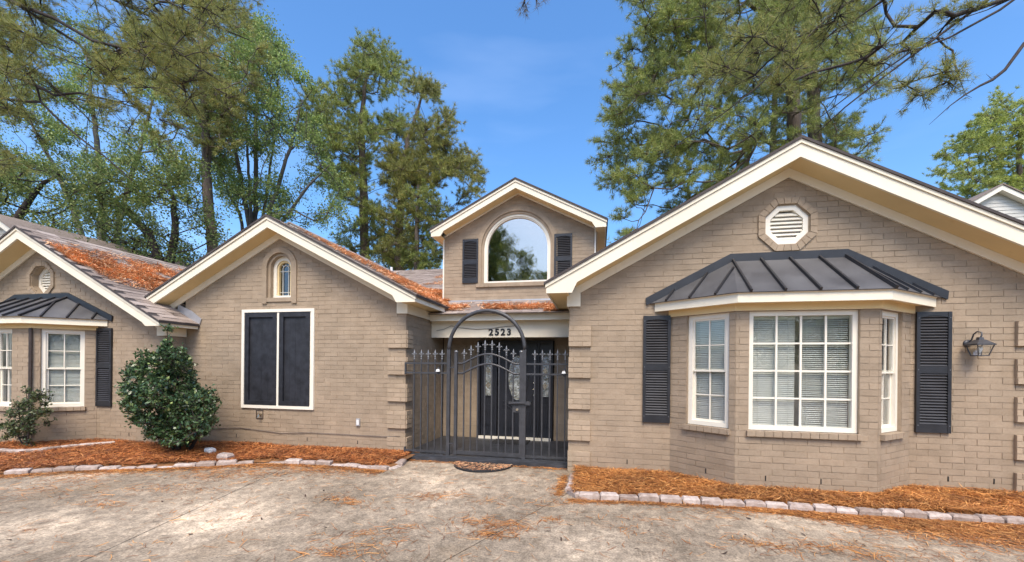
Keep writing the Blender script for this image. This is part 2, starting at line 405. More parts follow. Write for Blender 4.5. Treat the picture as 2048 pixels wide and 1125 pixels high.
def brickverts(u0, u1, v0, v1, d):
    e = .003
    return [(u0, v0, d-.02), (u1, v0, d-.02), (u1, v1, d-.02), (u0, v1, d-.02),
            (u0+e*random.uniform(.3, 1.6), v0+e*random.uniform(.3, 1.5), d), (u1-e*random.uniform(.3, 1.6), v0+e*random.uniform(.3, 1.5), d),
            (u1-e*random.uniform(.3, 1.6), v1-e*random.uniform(.3, 1.5), d), (u0+e*random.uniform(.3, 1.6), v1-e*random.uniform(.3, 1.5), d)]
BF = [(4, 5, 6, 7), (0, 1, 5, 4), (1, 2, 6, 5), (2, 3, 7, 6), (3, 0, 4, 7)]

# right wing
RC, RS, RZ = 2.454, .538, 4.40
def fn_right(v):
    h = min(2.874, (RZ-.215-v)/RS)
    if h <= 0: return []
    iv = [(RC-h, RC+h)]
    if v < 2.95: iv = sub(iv, 1.02, 3.85) if v < 2.36 else iv
    o = octhalf(v-3.455, .30)
    if o: iv = sub(iv, 2.447-o, 2.447+o)
    return iv
brickwall('tan brick wall of the right wing', (0, YR, 0), (1, 0, 0), (0, -1, 0), 0, 4.2, fn_right)
quo = lambda a, e: (lambda v: [(a, e)] if int(v/CO) % 6 < 4 and v < 2.13 else [])
brickwall('quoins', (0, YR, 0), (1, 0, 0), (0, -1, 0), 0, 2.2, quo(-.428, -.10), .042, .03, False)
brickwall('quoins', (0, YR, 0), (1, 0, 0), (0, -1, 0), 0, 2.2, quo(4.94, 5.336), .042, .05, False)
for a, e in ((-.428, -.10), (4.94, 5.336)):
    b = MB((0, YR, 0))
    for k in range(5): b.box(a+.003, e-.003, k*6*CO+.003, (k*6+4)*CO-.003, -.01, .034)
    b.build('quoin_core', 'quoin', house)
# bay of the right wing
def baywalls(dx, dy, dz, holes, lab):
    A = np.array([.993+dx, YR+dy, 0]); B = np.array([1.665+dx, 5.62+dy, 0]); C_ = np.array([3.20+dx, 5.62+dy, 0]); D = np.array([3.871+dx, YR+dy, 0])
    out = []
    for i, (p, q) in enumerate(((A, B), (B, C_), (C_, D))):
        v = q-p; ln = float(np.linalg.norm(v)); ux = v/ln; n = np.array([ux[1], -ux[0], 0])
        def fn(z, i=i, ln=ln):
            iv = [(0, ln)]
            for (a, e, z0, z1) in holes.get(i, ()):
                if z0 < z < z1: iv = sub(iv, a, e)
            return iv
        brickwall(lab, p, ux, n, 0, 2.30+dz, fn, 0, .04*i)
        out.append((p, ux, n, ln))
    return out
ZS = 10*CO          # sill top course
bayR = baywalls(0, 0, 0, {0: [(.24, .80, .762, 2.3)], 1: [(.155, 1.34, .762, 2.3)], 2: [(.08, .62, .762, 2.3)]}, 'tan brick bay under the right metal roof')
bayF = baywalls(-13.25, .034, -.10, {0: [(.2, .8, .686, 2.2)], 1: [(.06, 1.03, .686, 2.2)], 2: [(.10, .70, .686, 2.2)]}, 'tan brick bay under the left metal roof')

# left wing
LC, LS, LZ = -5.695, .522, 4.11
AWX, AWR = -5.70, .29       # arched window: centre, opening radius
def fn_left(v):
    h = min(2.485, (LZ-.19-v)/LS)
    if h <= 0: return []
    iv = [(max(LC-h, -7.79), LC+h)]
    if 2.74 < v < 3.61:
        r = AWR+.03
        hw = r if v < 3.30 else math.sqrt(max(0, (r+.01)**2-(v-3.30)**2))
        iv = sub(iv, AWX-hw, AWX+hw)
    if .78 < v < 2.48: iv = sub(iv, -6.42, -5.03)
    return iv
brickwall('tan brick wall of the middle wing', (0, YL, 0), (1, 0, 0), (0, -1, 0), 0, 3.95, fn_left, 0, .06)
brickwall('quoins', (0, YL, 0), (1, 0, 0), (0, -1, 0), 0, 2.2, quo(-3.53, -3.182), .042, .03, False)
b = MB((0, YL, 0))
for k in range(5): b.box(-3.527, -3.185, k*6*CO+.003, (k*6+4)*CO-.003, -.2, .034)
b.build('quoin_core', 'quoin', house)
brickwall('shaded brick side wall of the porch', (-3.21, YL, 0), (0, 1, 0), (1, 0, 0), 0, 2.45, lambda v: [(0.0, 1.75)], 0, .1)
brickwall('quoins', (-3.21, YL, 0), (0, 1, 0), (1, 0, 0), 0, 2.2, quo(-.026, .20), .042, .03, False)
brickwall('shaded brick wall beside the front door', (0, YP, 0), (1, 0, 0), (0, -1, 0), 0, 2.4, lambda v: sub([(-3.2, -.42)], -2.46, -.86) if v < 2.08 else [(-3.2, -.42)])
# far-left wing
FC, FS, FZ = -10.85, .544, 4.08
def fn_far(v):
    h = min(3.07, (FZ-.215-v)/FS)
    if h <= 0: return []
    iv = [(FC-h, FC+h)]
    if v < 2.2: iv = sub(iv, -12.23, -9.40)
    o = octhalf(v-3.16, .27)
    if o: iv = sub(iv, -10.83-o, -10.83+o)
    return iv
brickwall('tan brick wall of the left wing', (0, YF_, 0), (1, 0, 0), (0, -1, 0), 0, 3.85, fn_far, 0, .09)
brickwall('short brick return wall behind the holly', (-7.78, YF_, 0), (0, 1, 0), (1, 0, 0), 0, 2.2, lambda v: [(0, .38)], 0, .09)
# dormer
DX0, DX1, DC = -3.378, -.098, -1.72
DWX, DWR = -1.74, .735
def fn_dorm(v):
    DH = (5.42-.165-v)/.512
    iv = [(max(DX0, DC-DH), min(DX1, DC+DH))]
    if iv[0][1]-iv[0][0] < .05: return []
    if 3.37 < v < 4.90:
        r = DWR+.05
        hw = r if v < 4.10 else math.sqrt(max(0, r*r-((v-4.10)*.99)**2))
        iv = sub(iv, DWX-hw, DWX+hw)
    return iv
brickwall('tan brick front of the dormer', (0, YD, 0), (1, 0, 0), (0, -1, 0), 2.896, 5.2, fn_dorm, 0, .02)

# choose the 300 bricks that show largest; the rest is one mesh
def brick_area(t):
    fr, u0, u1, v0, v1, d, wl = t
    a = proj(fr.L(u0, v0, d)); c = proj(fr.L(u1, v1, d))
    m = proj(fr.L((u0+u1)/2, (v0+v1)/2, d))
    if not (-40 < m[0] < 2090 and -20 < m[1] < 1140): return 0
    return abs(c[0]-a[0])*abs(c[1]-a[1])
order = sorted(range(len(bricks)), key=lambda i: -brick_area(bricks[i]) if bricks[i][6] is not None else 0)
single = set(order[:300])
rest = MB(); qrest = MB()
for i, t in enumerate(bricks):
    fr, u0, u1, v0, v1, d, wl = t
    if i in single:
        lu, lv = round(u1-u0, 3), round(v1-v0, 4); key = (lu, lv, tuple(np.round(fr.ux, 3)), random.randrange(3) if lu == .246 else random.random())
        if key not in _slabs:
            q = MB((0, 0, 0), fr.ux, fr.n)
            vv = [q.L(*p) for p in brickverts(-lu/2, lu/2, -lv/2, lv/2, 0)]
            me = fastmesh('brick', np.array(vv), BF); me.materials.append(MT['brick']); _slabs[key] = me
        mkobj('brick', _slabs[key], None, wl, fr.L((u0+u1)/2, (v0+v1)/2, d))
    else:
        (rest if wl is not None else qrest).add([fr.L(*p) for p in brickverts(u0, u1, v0, v1, d)], BF)
rest.build('brickwork', 'brick', house, kind='stuff'); qrest.build('quoin_bricks', 'quoin', house, kind='stuff')
# weep holes
for X, Y, z, sg in ((.42, YR, .15, 1), (4.28, YR, .15, 1), (4.75, YR, .15, 1), (-5.1, YL, .16, 1), (-4.1, YL, .15, 1), (-6.6, YL, .16, 1), (-8.6, YF_, .16, 1)):
    MB((0, Y, 0)).box(X-.006, X+.006, z, z+.062, -.01, .004).build('weep_hole', 'weep', house)
for i, u in ((0, .52), (1, .35), (1, .95)):
    p, ux, n, ln = bayR[i]; MB(p, ux, n).box(u-.006, u+.006, .16, .222, -.01, .004).build('weep_hole', 'weep', house)

# ---- gables: rake boards, soffits, friezes, eaves, roof slabs
def gable(C_, Sl, zt, Yf, Yw, half, ut, zb, ui, depth, lab, sides=(-1, 1), trimd=.05, Yback=12., frz=.12, eave_back=None, cut=None, thick=.035, block=True):
    rf = MB(); tr = MB(); bd = MB()
    roofs = {}
    for sg in (-1, 1):
        fr = MB((C_, Yf, 0), (sg, 0, 0), (0, -1, 0))
        U = ut if sg in sides else cut
        if sg in sides:
            poly = [(0, zt-trimd), (U-.012, zt-trimd-Sl*(U-.012)), (U-.012, zb), (ui, zb), (ui-.07, zt-depth-Sl*(ui-.07)), (0, zt-depth)]
        else:
            poly = [(0, zt-trimd), (U, zt-trimd-Sl*U), (U, zt-depth-Sl*U), (0, zt-depth)]
        fr.prism(poly, -.03, 0.); fr.build('rake_board', 'trim', house)
        t = MB((C_, Yf, 0), (sg, 0, 0), (0, -1, 0))
        t.prism([(0, zt), (U, zt-Sl*U), (U, zt-trimd-Sl*U+.004), (0, zt-trimd+.004)], -.03, .018); t.build('rake_trim', 'trim', house)
        # sloped soffit between rake board and wall
        s_ = MB((C_, 0, 0), (sg, 0, 0), (0, -1, 0)); uu = ui-.03 if sg in sides else U
        zs = zt-depth+.012
        s_.prism([(0, zs), (uu, zs-Sl*uu), (uu, zs+.02-Sl*uu), (0, zs+.02)], -(Yw-.002), -(Yf+.03)); s_.build('soffit', 'soffit', house)
        # frieze board along the wall
        f_ = MB((C_, Yw, 0), (sg, 0, 0), (0, -1, 0)); uf = half+.012 if sg in sides else U
        zf = zs-.002
        if sg in sides and block:
            f_.prism([(0, zf), (uf, zf-Sl*uf), (uf, zb-.145), (uf-.172, zb-.145), (uf-.172, zf-frz-Sl*(uf-.172)), (0, zf-frz)], .004, .032)
        else:
            f_.prism([(0, zf), (uf, zf-Sl*uf), (uf, zf-frz-Sl*uf), (0, zf-frz)], .004, .032)
        f_.build('frieze_board', 'trim', house)
        # roof deck
        r_ = MB((C_, 0, 0), (sg, 0, 0), (0, -1, 0)); uo = U+.02
        r_.prism([(0, zt+.002), (uo, zt+.002-Sl*uo), (uo, zt+.002+thick-Sl*uo), (0, zt+.002+thick)], -Yback, -(Yf-.035))
        roofs[sg] = r_.build('roof', 'deck', house)
        if sg in sides and eave_back:
            e_ = MB((C_, 0, 0), (sg, 0, 0), (0, -1, 0))
            e_.box(ut-.035, ut-.010, zb+.004, zt-Sl*ut-.002, -eave_back, -(Yf+.032)); e_.build('eave_fascia', 'trim', house)
            e_ = MB((C_, 0, 0), (sg, 0, 0), (0, -1, 0)); e_.box(half+.004, ut-.037, zb+.012, zb+.03, -eave_back, -(Yf+.032)); e_.build('eave_soffit', 'soffit', house)
            e_ = MB((C_, 0, 0), (sg, 0, 0), (0, -1, 0)); e_.box(half+.012, half+.035, zb-.145 if block else zb-.02, zb+.010, -eave_back, -(Yw-.032) if block else -(Yw+.03)); e_.build('eave_frieze', 'trim', house)
    return roofs
gable(RC, RS, RZ, 5.83, YR, 2.874, 3.19, 2.56, 2.82, .215, 'right', Yback=13.3, eave_back=8.2)
gable(LC, LS, LZ, 6.281, YL, 2.485, 2.805, 2.56, 2.46, .185, 'left', sides=(1,), cut=2.60, Yback=12.6, eave_back=7.62)
rfar = gable(FC, FS, FZ, 5.872, YF_, 3.07, 3.38, 2.18, 3.06, .205, 'far', sides=(-1, 1), Yback=6.62, eave_back=6.59)
gable(DC, .512, 5.42, YD-.30, YD, 1.64, 1.865, 4.335, 1.64, .17, 'dormer', Yback=16., frz=.03, eave_back=12., block=False)
# far-left roof behind the middle wing
b = MB((FC, 0, 0), (1, 0, 0)); b.prism([(0, FZ+.002), (2.52, FZ+.002-FS*2.52), (2.52, FZ+.037-FS*2.52), (0, FZ+.037)], -10.5, -6.60); rbk = b.build('roof', 'shingle', house)
b = MB((FC, 0, 0), (-1, 0, 0)); b.prism([(0, FZ+.002), (3.3, FZ+.002-FS*3.3), (3.3, FZ+.037-FS*3.3), (0, FZ+.037)], -10.5, -6.60); b.build('roof', 'shingle', house)
# step flashing where that roof meets the middle wing
zz = lambda X: FZ+.05-FS*(X-FC)
MB((0, YL, 0)).prism([(-7.45, zz(-7.45)-.02), (-7.40, zz(-7.45)+.10), (-7.62, zz(-7.62)+.16), (-7.95, zz(-7.95)+.12), (-7.95, zz(-7.95)-.02)], .006, .02).build('flashing', 'flash', house)

# shingle tabs (thin wedge, thick at the lower edge)
def shingle_mesh(wd, ex, t=.011):
    return np.array([(-wd/2, 0, 0), (wd/2, 0, 0), (wd/2, ex*1.25, 0), (-wd/2, ex*1.25, 0), (-wd/2, 0, t), (wd/2, 0, t), (wd/2, ex*1.25, .003), (-wd/2, ex*1.25, .003)])
SF = [(4, 5, 6, 7), (0, 4, 7, 3), (1, 2, 6, 5), (0, 1, 5, 4), (2, 3, 7, 6)]
sme = []
ez, ey = Vector((-1, 0, FS)).normalized(), Vector((0, 1, 0))      # up the far-left roof's right slope
nrm = Vector((FS, 0, 1)).normalized()
RM = np.array([ey, ez, nrm]).T                                    # columns: along, up, normal
for k in range(4):
    v = shingle_mesh(.300, .143, .008+.003*k) @ RM.T
    me = fastmesh('shingle', v, SF); me.materials.append(MT['shingle']); sme.append(me)
cnt = 0; srest = MB()
slope_len = 3.40*math.sqrt(1+FS*FS)
for r in range(27):
    dist = r*.143; X = FC+3.40-dist/math.sqrt(1+FS*FS); z = FZ+.039-FS*(X-FC)
    if X < FC+.05: break
    y0 = 5.84+(.1525 if r % 2 else 0); ymax = 6.58 if X > -8.25 else 9.4
    y = y0
    while y < ymax:
        p = (X, min(y+.15, ymax-.12), z)
        mkobj('shingle', random.choice(sme), None, rfar[1] if y < 6.5 else rbk, p); cnt += 1
        y += .305
print('shingle objects', cnt)
def shingle_field(name, O, ax_, up, nr, length, run, mask=None):
    m = MB(); A = np.array([ax_, up, nr], float).T
    for r in range(int(run/.143)):
        x = -(.152 if r % 2 else 0)
        while x < length:
            x0 = max(x, 0.); x1 = min(x+.298, length)
            if x1-x0 > .03 and (mask is None or mask(x+.15, r*.143)):
                v = shingle_mesh(x1-x0, .143, random.uniform(.008, .014)) @ A.T+np.asarray(O)+A[:, 0]*((x0+x1)/2)+A[:, 1]*r*.143
                m.add(v, SF)
            x += .305
    return m.build(name, 'shingle', house, kind='stuff')
# middle wing, right slope (seen at a grazing angle)
k_ = 1/math.sqrt(1+LS*LS)
shingle_field('shingles', (LC+2.83, 6.25, LZ+.039-LS*2.83), (0, 1, 0), (-k_, 0, LS*k_), (LS*k_, 0, k_), 6.2, 3.1)
# porch and main roof: one front slope
PS = .335; PY, PZ = 7.46, 2.505
b = MB(); b.add([(-9.5, PY, PZ), (5., PY, PZ), (5., 17.6, PZ+PS*(17.6-PY)), (-9.5, 17.6, PZ+PS*(17.6-PY))], [(0, 1, 2, 3)])
b = MB(); b.add([(-3.2, PY, PZ), (-.42, PY, PZ), (-.42, 9.2, PZ+PS*(9.2-PY)), (-3.2, 9.2, PZ+PS*(9.2-PY))], [(0, 1, 2, 3)]); b.build('porch_roof', 'shingle', house)
b = MB(); b.add([(-9.5, 9.2, PZ+PS*(9.2-PY)), (2.3, 9.2, PZ+PS*(9.2-PY)), (2.3, 17.5, PZ+PS*(17.5-PY)), (-9.5, 17.5, PZ+PS*(17.5-PY))], [(0, 1, 2, 3)]); b.build('main_roof', 'shingle', house)
b = MB(); b.add([(-3.2, 8.2, PZ+PS*(8.2-PY)), (-6.0, 8.2, PZ+PS*(8.2-PY)-.02), (-6., 9.2, PZ+PS*(9.2-PY)), (-3.2, 9.2, PZ+PS*(9.2-PY))], [(0, 3, 2, 1)]); b.build('valley_roof', 'shingle', house)
k_ = 1/math.sqrt(1+PS*PS)
shingle_field('shingles', (-3.2, PY-.03, PZ+.004), (1, 0, 0), (0, k_, PS*k_), (0, -PS*k_, k_), 2.75, 1.5)
shingle_field('shingles', (-8.6, 8.4, PZ+.004+PS*(8.4-PY)), (1, 0, 0), (0, k_, PS*k_), (0, -PS*k_, k_), 5.2, 9.5, lambda x, v: -8.6+x > -5.9+(-.35)*v and -8.6+x < -3.3)
# porch fascia, header with house number, ceiling
MB((0, 0, 0)).box(-3.175, -.455, 2.39, 2.515, -7.575, -7.55).build('porch_fascia', 'trim', house)
MB().box(-3.175, -.455, 2.395, 2.41, -7.70, -7.577).build('porch_soffit', 'soffit', house)
MB().box(-3.208, -.422, 2.085, 2.40, -7.76, -7.705).build('porch_header', 'trim', house)
MB().box(-3.208, -.422, 2.325, 2.345, -7.704, -7.690).build('header_moulding', 'trim', house)
MB().box(-3.2, -.42, 2.30, 2.33, -8.34, -7.765).build('porch_ceiling', 'panel', house)
hb = MB(); hb.tube([(-3.10, 7.692, 2.22), (-2.95, 7.692, 2.245), (-2.80, 7.692, 2.31), (-2.6, 7.692, 2.27), (-2.3, 7.692, 2.24), (-2.0, 7.692, 2.25), (-1.8, 7.692, 2.28), (-1.5, 7.692, 2.30)], .005, 5); hb.build('header_wire', 'cable', house)
MB((0, 0, 0)).box(-.40, -.36, 0, 2.55, -12, -6.19).build('wall', 'mortar', house)
MB((0, 0, 0)).box(5.28, 5.32, 0, 2.55, -12, -6.20).build('wall', 'mortar', house)
MB().box(-3.6, -.30, 0, 2.75, -8.50, -8.42).build('sky_blocker', 'dark', house)  # added dark boxes, out of view, that keep sky from showing through porch gaps
MB().box(-3.30, -3.232, 0, 2.50, -8.42, -6.75).build('sky_blocker', 'dark', house)
MB().box(-3.18, -.44, 2.43, 2.525, -8.40, -7.60).build('sky_blocker', 'dark', house)  # added attic blocker against sky leaking in above the porch fascia
# porch floor
pf = MB(); pf.box(-3.2, -.42, -.02, .055, -8.36, -6.62); pf.build('porch_floor', 'floorp', house)
pm = MB()
for k in range(13): pm.box(-3.19, -.43, .055, .0615, -(8.33-.13*k), -(8.21-.13*k))
pm.build('floor_boards', 'floorp', house)
MB().box(-3.235, -.415, .0, .052, -6.64, -6.30).build('threshold', 'floorp', house)
# house number
def numerals(txt, x0, x1, z0, z1, Y):
    r = MB((0, Y, 0)).box(x0-.001, x0, z0, z0+.001, 0, .001)
    w_ = (x1-x0)/len(txt)
    for i, ch in enumerate(txt):
        cu = bpy.data.curves.new('numeral', 'FONT'); cu.body = ch; cu.size = 1; cu.extrude = .04; cu.offset = .035; cu.align_x = 'CENTER'
        t = bpy.data.objects.new('tmp', cu); col.objects.link(t)
        dg = bpy.context.evaluated_depsgraph_get(); me = bpy.data.meshes.new_from_object(t.evaluated_get(dg))
        bpy.data.objects.remove(t)
        v = np.zeros(len(me.vertices)*3); me.vertices.foreach_get('co', v); v = v.reshape(-1, 3)
        h = v[:, 1].max()-v[:, 1].min(); sc = (z1-z0)/h; cx = (v[:, 0].max()+v[:, 0].min())/2
        q = np.stack([(v[:, 0]-cx)*sc*1.05, -v[:, 2]*sc, (v[:, 1]-v[:, 1].min())*sc], 1)
        me.vertices.foreach_set('co', q.astype(np.float32).ravel()); me.update()
        mkobj('house_number', me, MT['number'], house, (x0+w_*(i+.5), Y, z0))
n0, n1 = onY(976, 671.5, 7.70), onY(1024, 657, 7.70)
numerals('2523', n0[0], n1[0], n0[2], n1[2]-.005, 7.700)

# ---- windows
def frame_ring(m, u0, u1, v0, v1, t, d0, d1):
    m.box(u0, u0+t, v0, v1, d0, d1); m.box(u1-t, u1, v0, v1, d0, d1); m.box(u0+t, u1-t, v0, v0+t, d0, d1); m.box(u0+t, u1-t, v1-t, v1, d0, d1)
def blinds(win, fr, u0, u1, v0, v1, d, sp=.024, sag=0., tilt=1.0):
    m = MB(*fr); v = v0+.01; hw = .011
    while v < v1:
        dv, dd = hw*math.sin(tilt), hw*math.cos(tilt); j = random.uniform(-.0015, .0015); s1 = sag*random.uniform(-1, 1)
        um = (u0+u1)/2
        p = [m.L(u0, v+j-dv, d+dd), m.L(um, v+j-dv-abs(s1), d+dd), m.L(u1, v+j-dv+s1, d+dd), m.L(u1, v+j+dv+s1, d-dd), m.L(um, v+j+dv-abs(s1), d-dd), m.L(u0, v+j+dv, d-dd)]
        m.add(p, [(0, 1, 4, 5), (1, 2, 3, 4)]); v += sp
    o = m.build('blind', 'blind', win, kind='stuff')
    c = MB(*fr)
    for f in (.15, .85):
        u = u0+(u1-u0)*f; c.box(u-.0015, u+.0015, v0, v1, d+.013, d+.015)
    c.box(u0, u1, v1-.03, v1, d-.015, d+.015); c.box(u0, u1, v0-.012, v0, d-.012, d+.012)
    c.build('blind_cord', 'blind', win)
def roombox(win, fr, u0, u1, v0, v1, d0, depth=.7, mat='room'):
    m = MB(*fr); a, e = d0, d0-depth
    P = [m.L(u0, v0, a), m.L(u1, v0, a), m.L(u1, v1, a), m.L(u0, v1, a), m.L(u0, v0, e), m.L(u1, v0, e), m.L(u1, v1, e), m.L(u0, v1, e)]
    m.add(P, [(4, 5, 6, 7), (0, 1, 5, 4), (2, 3, 7, 6), (0, 4, 7, 3), (1, 2, 6, 5)]); m.build('room_recess', mat, win)
def window(fr, u0, u1, v0, v1, kind='picture', cols=4, rows=4, d=-.06, ft=.056, blind=1, glass='glass', label=None, sill=True, depth=.7):
    win = MB(*fr); frame_ring(win, u0, u1, v0, v1, ft, d-.05, d+.02)
    win = win.build('window', 'white', house, label=label)
    m = MB(*fr)          # brick-tan reveal
    m.box(u0-.012, u0-.001, v0, v1, d-.05, -.006); m.box(u1+.001, u1+.012, v0, v1, d-.05, -.006); m.box(u0-.012, u1+.012, v1+.001, v1+.012, d-.05, -.006); m.build('reveal', 'brick', win)
    a, e, p, q = u0+ft, u1-ft, v0+ft, v1-ft
    def lights(a, e, p, q, c, r, dd, mt=.011):
        for i in range(1, c): MB(*fr).box(a+(e-a)*i/c-mt, a+(e-a)*i/c+mt, p, q, dd-.008, dd+.010).build('muntin', 'white', win)
        for i in range(1, r): MB(*fr).box(a, e, p+(q-p)*i/r-mt*.9, p+(q-p)*i/r+mt*.9, dd-.007, dd+.0085).build('muntin', 'white', win)
        for i in range(c):
            for j in range(r):
                MB(*fr).box(a+(e-a)*i/c, a+(e-a)*(i+1)/c, p+(q-p)*j/r, p+(q-p)*(j+1)/r, dd-.004, dd-.001).build('pane', glass, win)
    if kind == 'picture': lights(a, e, p, q, cols, rows, d-.01)
    else:
        mid = (p+q)/2
        m = MB(*fr); frame_ring(m, a, e, mid-.02, q, .022, d-.022, d+.004); m.build('sash', 'white', win)
        m = MB(*fr); frame_ring(m, a, e, p, mid+.02, .026, d-.045, d-.024); m.build('sash', 'white', win)
        lights(a+.022, e-.022, mid+.002, q-.022, 2, 2, d-.010, .007); lights(a+.026, e-.026, p+.026, mid-.006, 2, 2, d-.034, .007)
    if blind == 1: blinds(win, fr, a+.005, e-.005, p+.01, q-.005, d-.062)
    elif blind == 2:
        g = .53
        blinds(win, fr, a+.005, a+(e-a)*.46, p+.005, q-.005, d-.062, tilt=1.12); blinds(win, fr, a+(e-a)*.505, e-.005, p+.005, q-.005, d-.062, sag=.003, tilt=.75)
    elif blind == 3:
        m = MB(*fr); n_ = 14
        for i in range(n_):
            u = a+(e-a)*i/n_; m.box(u, u+(e-a)/n_*.9, p, q, d-.12-.02*(i % 2), d-.11-.02*(i % 2))
        m.build('curtain', 'curtain', win)
    roombox(win, fr, u0+.002, u1-.002, v0+.002, v1-.002, d-.052, depth)
    if sill:
        x = u0-.03; i = 0
        while x < u1+.03-.01:
            y = min(x+.098, u1+.03); MB(*fr).box(x+.003, y-.003, v0-.072, v0-.006, -.05, .045+random.uniform(-.002, .002)).build('sill_brick', 'brick', win); x = y
        MB(*fr).box(u0-.026, u1+.026, v0-.069, v0-.009, -.05, .036).build('sill_core', 'mortar', win)
    return win
f1 = bayR[1][:3]; f0 = bayR[0][:3]; f2 = bayR[2][:3]
window(f1, .155, 1.34, .775, 2.235, 'picture', 4, 4, blind=2, label='large sixteen-pane bay window with white blinds', depth=.35)
window(f0, .245, .795, .775, 2.235, 'hung', label='narrow double-hung bay window near the black shutter', depth=.25)
window(f2, .085, .615, .775, 2.235, 'hung', label='narrow double-hung bay window turned to the right', depth=.25, blind=3)
g1 = bayF[1][:3]; g2 = bayF[2][:3]; g0 = bayF[0][:3]
window(g1, .56, 1.03, .70, 2.135, 'hung', label='double-hung window in the left bay front', blind=3, depth=.3)
window(g1, .065, .535, .70, 2.135, 'hung', blind=3, depth=.3)
window(g2, .105, .695, .70, 2.135, 'hung', label='double-hung window with lowered blinds beside the brown downspout', depth=.25)
# downspout at the left bay corner
p_ = bayF[2][0]; b = MB(); b.tube([(p_[0]+.012, p_[1]-.03, 2.14), (p_[0]+.012, p_[1]-.03, .25), (p_[0]+.03, p_[1]-.1, .12)], .024, 6); b.build('downspout', 'pipe', house)

# shutters
def shutter(fr, u0, u1, v0, v1, label, d=.004, mids=(.52,)):
    t = .038
    sh = MB(*fr); sh.box(u0, u0+t, v0, v1, d, d+.03); sh.box(u1-t, u1, v0, v1, d, d+.03)
    sh = sh.build('shutter', 'black', house, label=label)
    hgt = v1-v0; rails = [(v0, v0+.105)]+[(v0+hgt*m-.045, v0+hgt*m+.045) for m in mids]
    for a, e in rails: MB(*fr).box(u0+t, u1-t, a, e, d, d+.026).build('rail', 'black', sh)
    m = MB(*fr); n = 10; pts = [(u0+t, v1), (u0+t, v1-.07)]+[(u0+t+(u1-u0-2*t)*i/n, v1-.07+.022*math.sin(math.pi*i/n)) for i in range(1, n)]+[(u1-t, v1-.07), (u1-t, v1)]
    m.prism(pts[::-1], d, d+.026); m.build('rail', 'black', sh)
    m = MB(*fr); edges = [v0+.105]
    for a, e in rails[1:]: edges += [a, e]
    edges.append(v1-.05)
    for a, e in zip(edges[::2], edges[1::2]):
        v = a+.004
        while v < e-.01:
            m.add([m.L(u0+t, v, d+.025), m.L(u1-t, v, d+.025), m.L(u1-t, v+.021, d+.005), m.L(u0+t, v+.021, d+.005), m.L(u1-t, v-.003, d+.022), m.L(u0+t, v-.003, d+.022)], [(0, 1, 2, 3), (0, 5, 4, 1)]); v += .036
    m.build('louvers', 'louver', sh, kind='stuff')
    MB(*fr).box(u0+t, u1-t, v0+.1, v1-.05, d, d+.003).build('backing', 'dark', sh)
    m = MB(*fr)
    for f in (.06, .52, .95):
        for u in (u0+.018, u1-.018): m.prism([(u-.005, v0+hgt*f-.005), (u+.005, v0+hgt*f-.005), (u+.005, v0+hgt*f+.005), (u-.005, v0+hgt*f+.005)], d+.028, d+.034)
    m.build('screw', 'finial', sh)
FRR = ((0, YR, 0), (1, 0, 0), (0, -1, 0)); FRF = ((0, YF_, 0), (1, 0, 0), (0, -1, 0)); FRD = ((0, YD, 0), (1, 0, 0), (0, -1, 0)); FRL = ((0, YL, 0), (1, 0, 0), (0, -1, 0))
shutter(FRR, .623, .990, .757, 2.262, 'tall black louvered shutter left of the right bay')
shutter(FRR, 3.913, 4.283, .750, 2.260, 'tall black louvered shutter right of the right bay')
shutter(FRF, -9.375, -9.005, .70, 2.185, 'tall black louvered shutter right of the left bay')
sd0, sd1 = onY(925.3, 567.5, YD), onY(957.3, 478.7, YD)
shutter(FRD, sd0[0], sd1[0], sd0[2], sd1[2], 'small black louvered shutter left of the arched dormer window', mids=(.48,))
sd2, sd3 = onY(1108, 563, YD), onY(1144.8, 467.5, YD)
shutter(FRD, sd2[0], sd3[0], sd2[2]-.02, sd3[2], 'small black louvered shutter right of the arched dormer window', mids=(.48,))

# black double panel window of the middle wing
fr = FRL; u0, u1, v0, v1 = -6.483, -4.966, .722, 2.537
pw = MB(*fr); frame_ring(pw, u0, u1, v0, v1, .055, -.05, .030); pw = pw.build('window', 'white', house, label='window opening closed by two black wooden panels')
m = MB(*fr); frame_ring(m, u0+.055, u1-.055, v0+.055, v1-.055, .03, -.05, .014); m.build('inner_casing', 'white', pw)
um = (u0+u1)/2+.01
MB(*fr).box(um-.021, um+.021, v0+.055, v1-.055, -.05, .018).build('mullion', 'white', pw)
for a, e in ((u0+.058, um-.024), (um+.024, u1-.087)):
    m = MB(*fr); a_, e_, p, q = a+.004, e, v0+.058, v1-.058; t = .085
    m.box(a_, a_+t, p, q, -.04, .024); m.box(e_-t, e_, p, q, -.04, .024); m.box(a_+t, e_-t, p, p+t, -.04, .022); m.box(a_+t, e_-t, q-t, q, -.04, .022)
    pn = m.build('panel_frame', 'panel', pw)
    wd = (e_-a_-2*t)/4
    for i in range(4): MB(*fr).box(a_+t+wd*i+.001, a_+t+wd*(i+1)-.001, p+t, q-t, -.04, -.012+random.uniform(-.002, .002)).build('board', 'panel', pn)

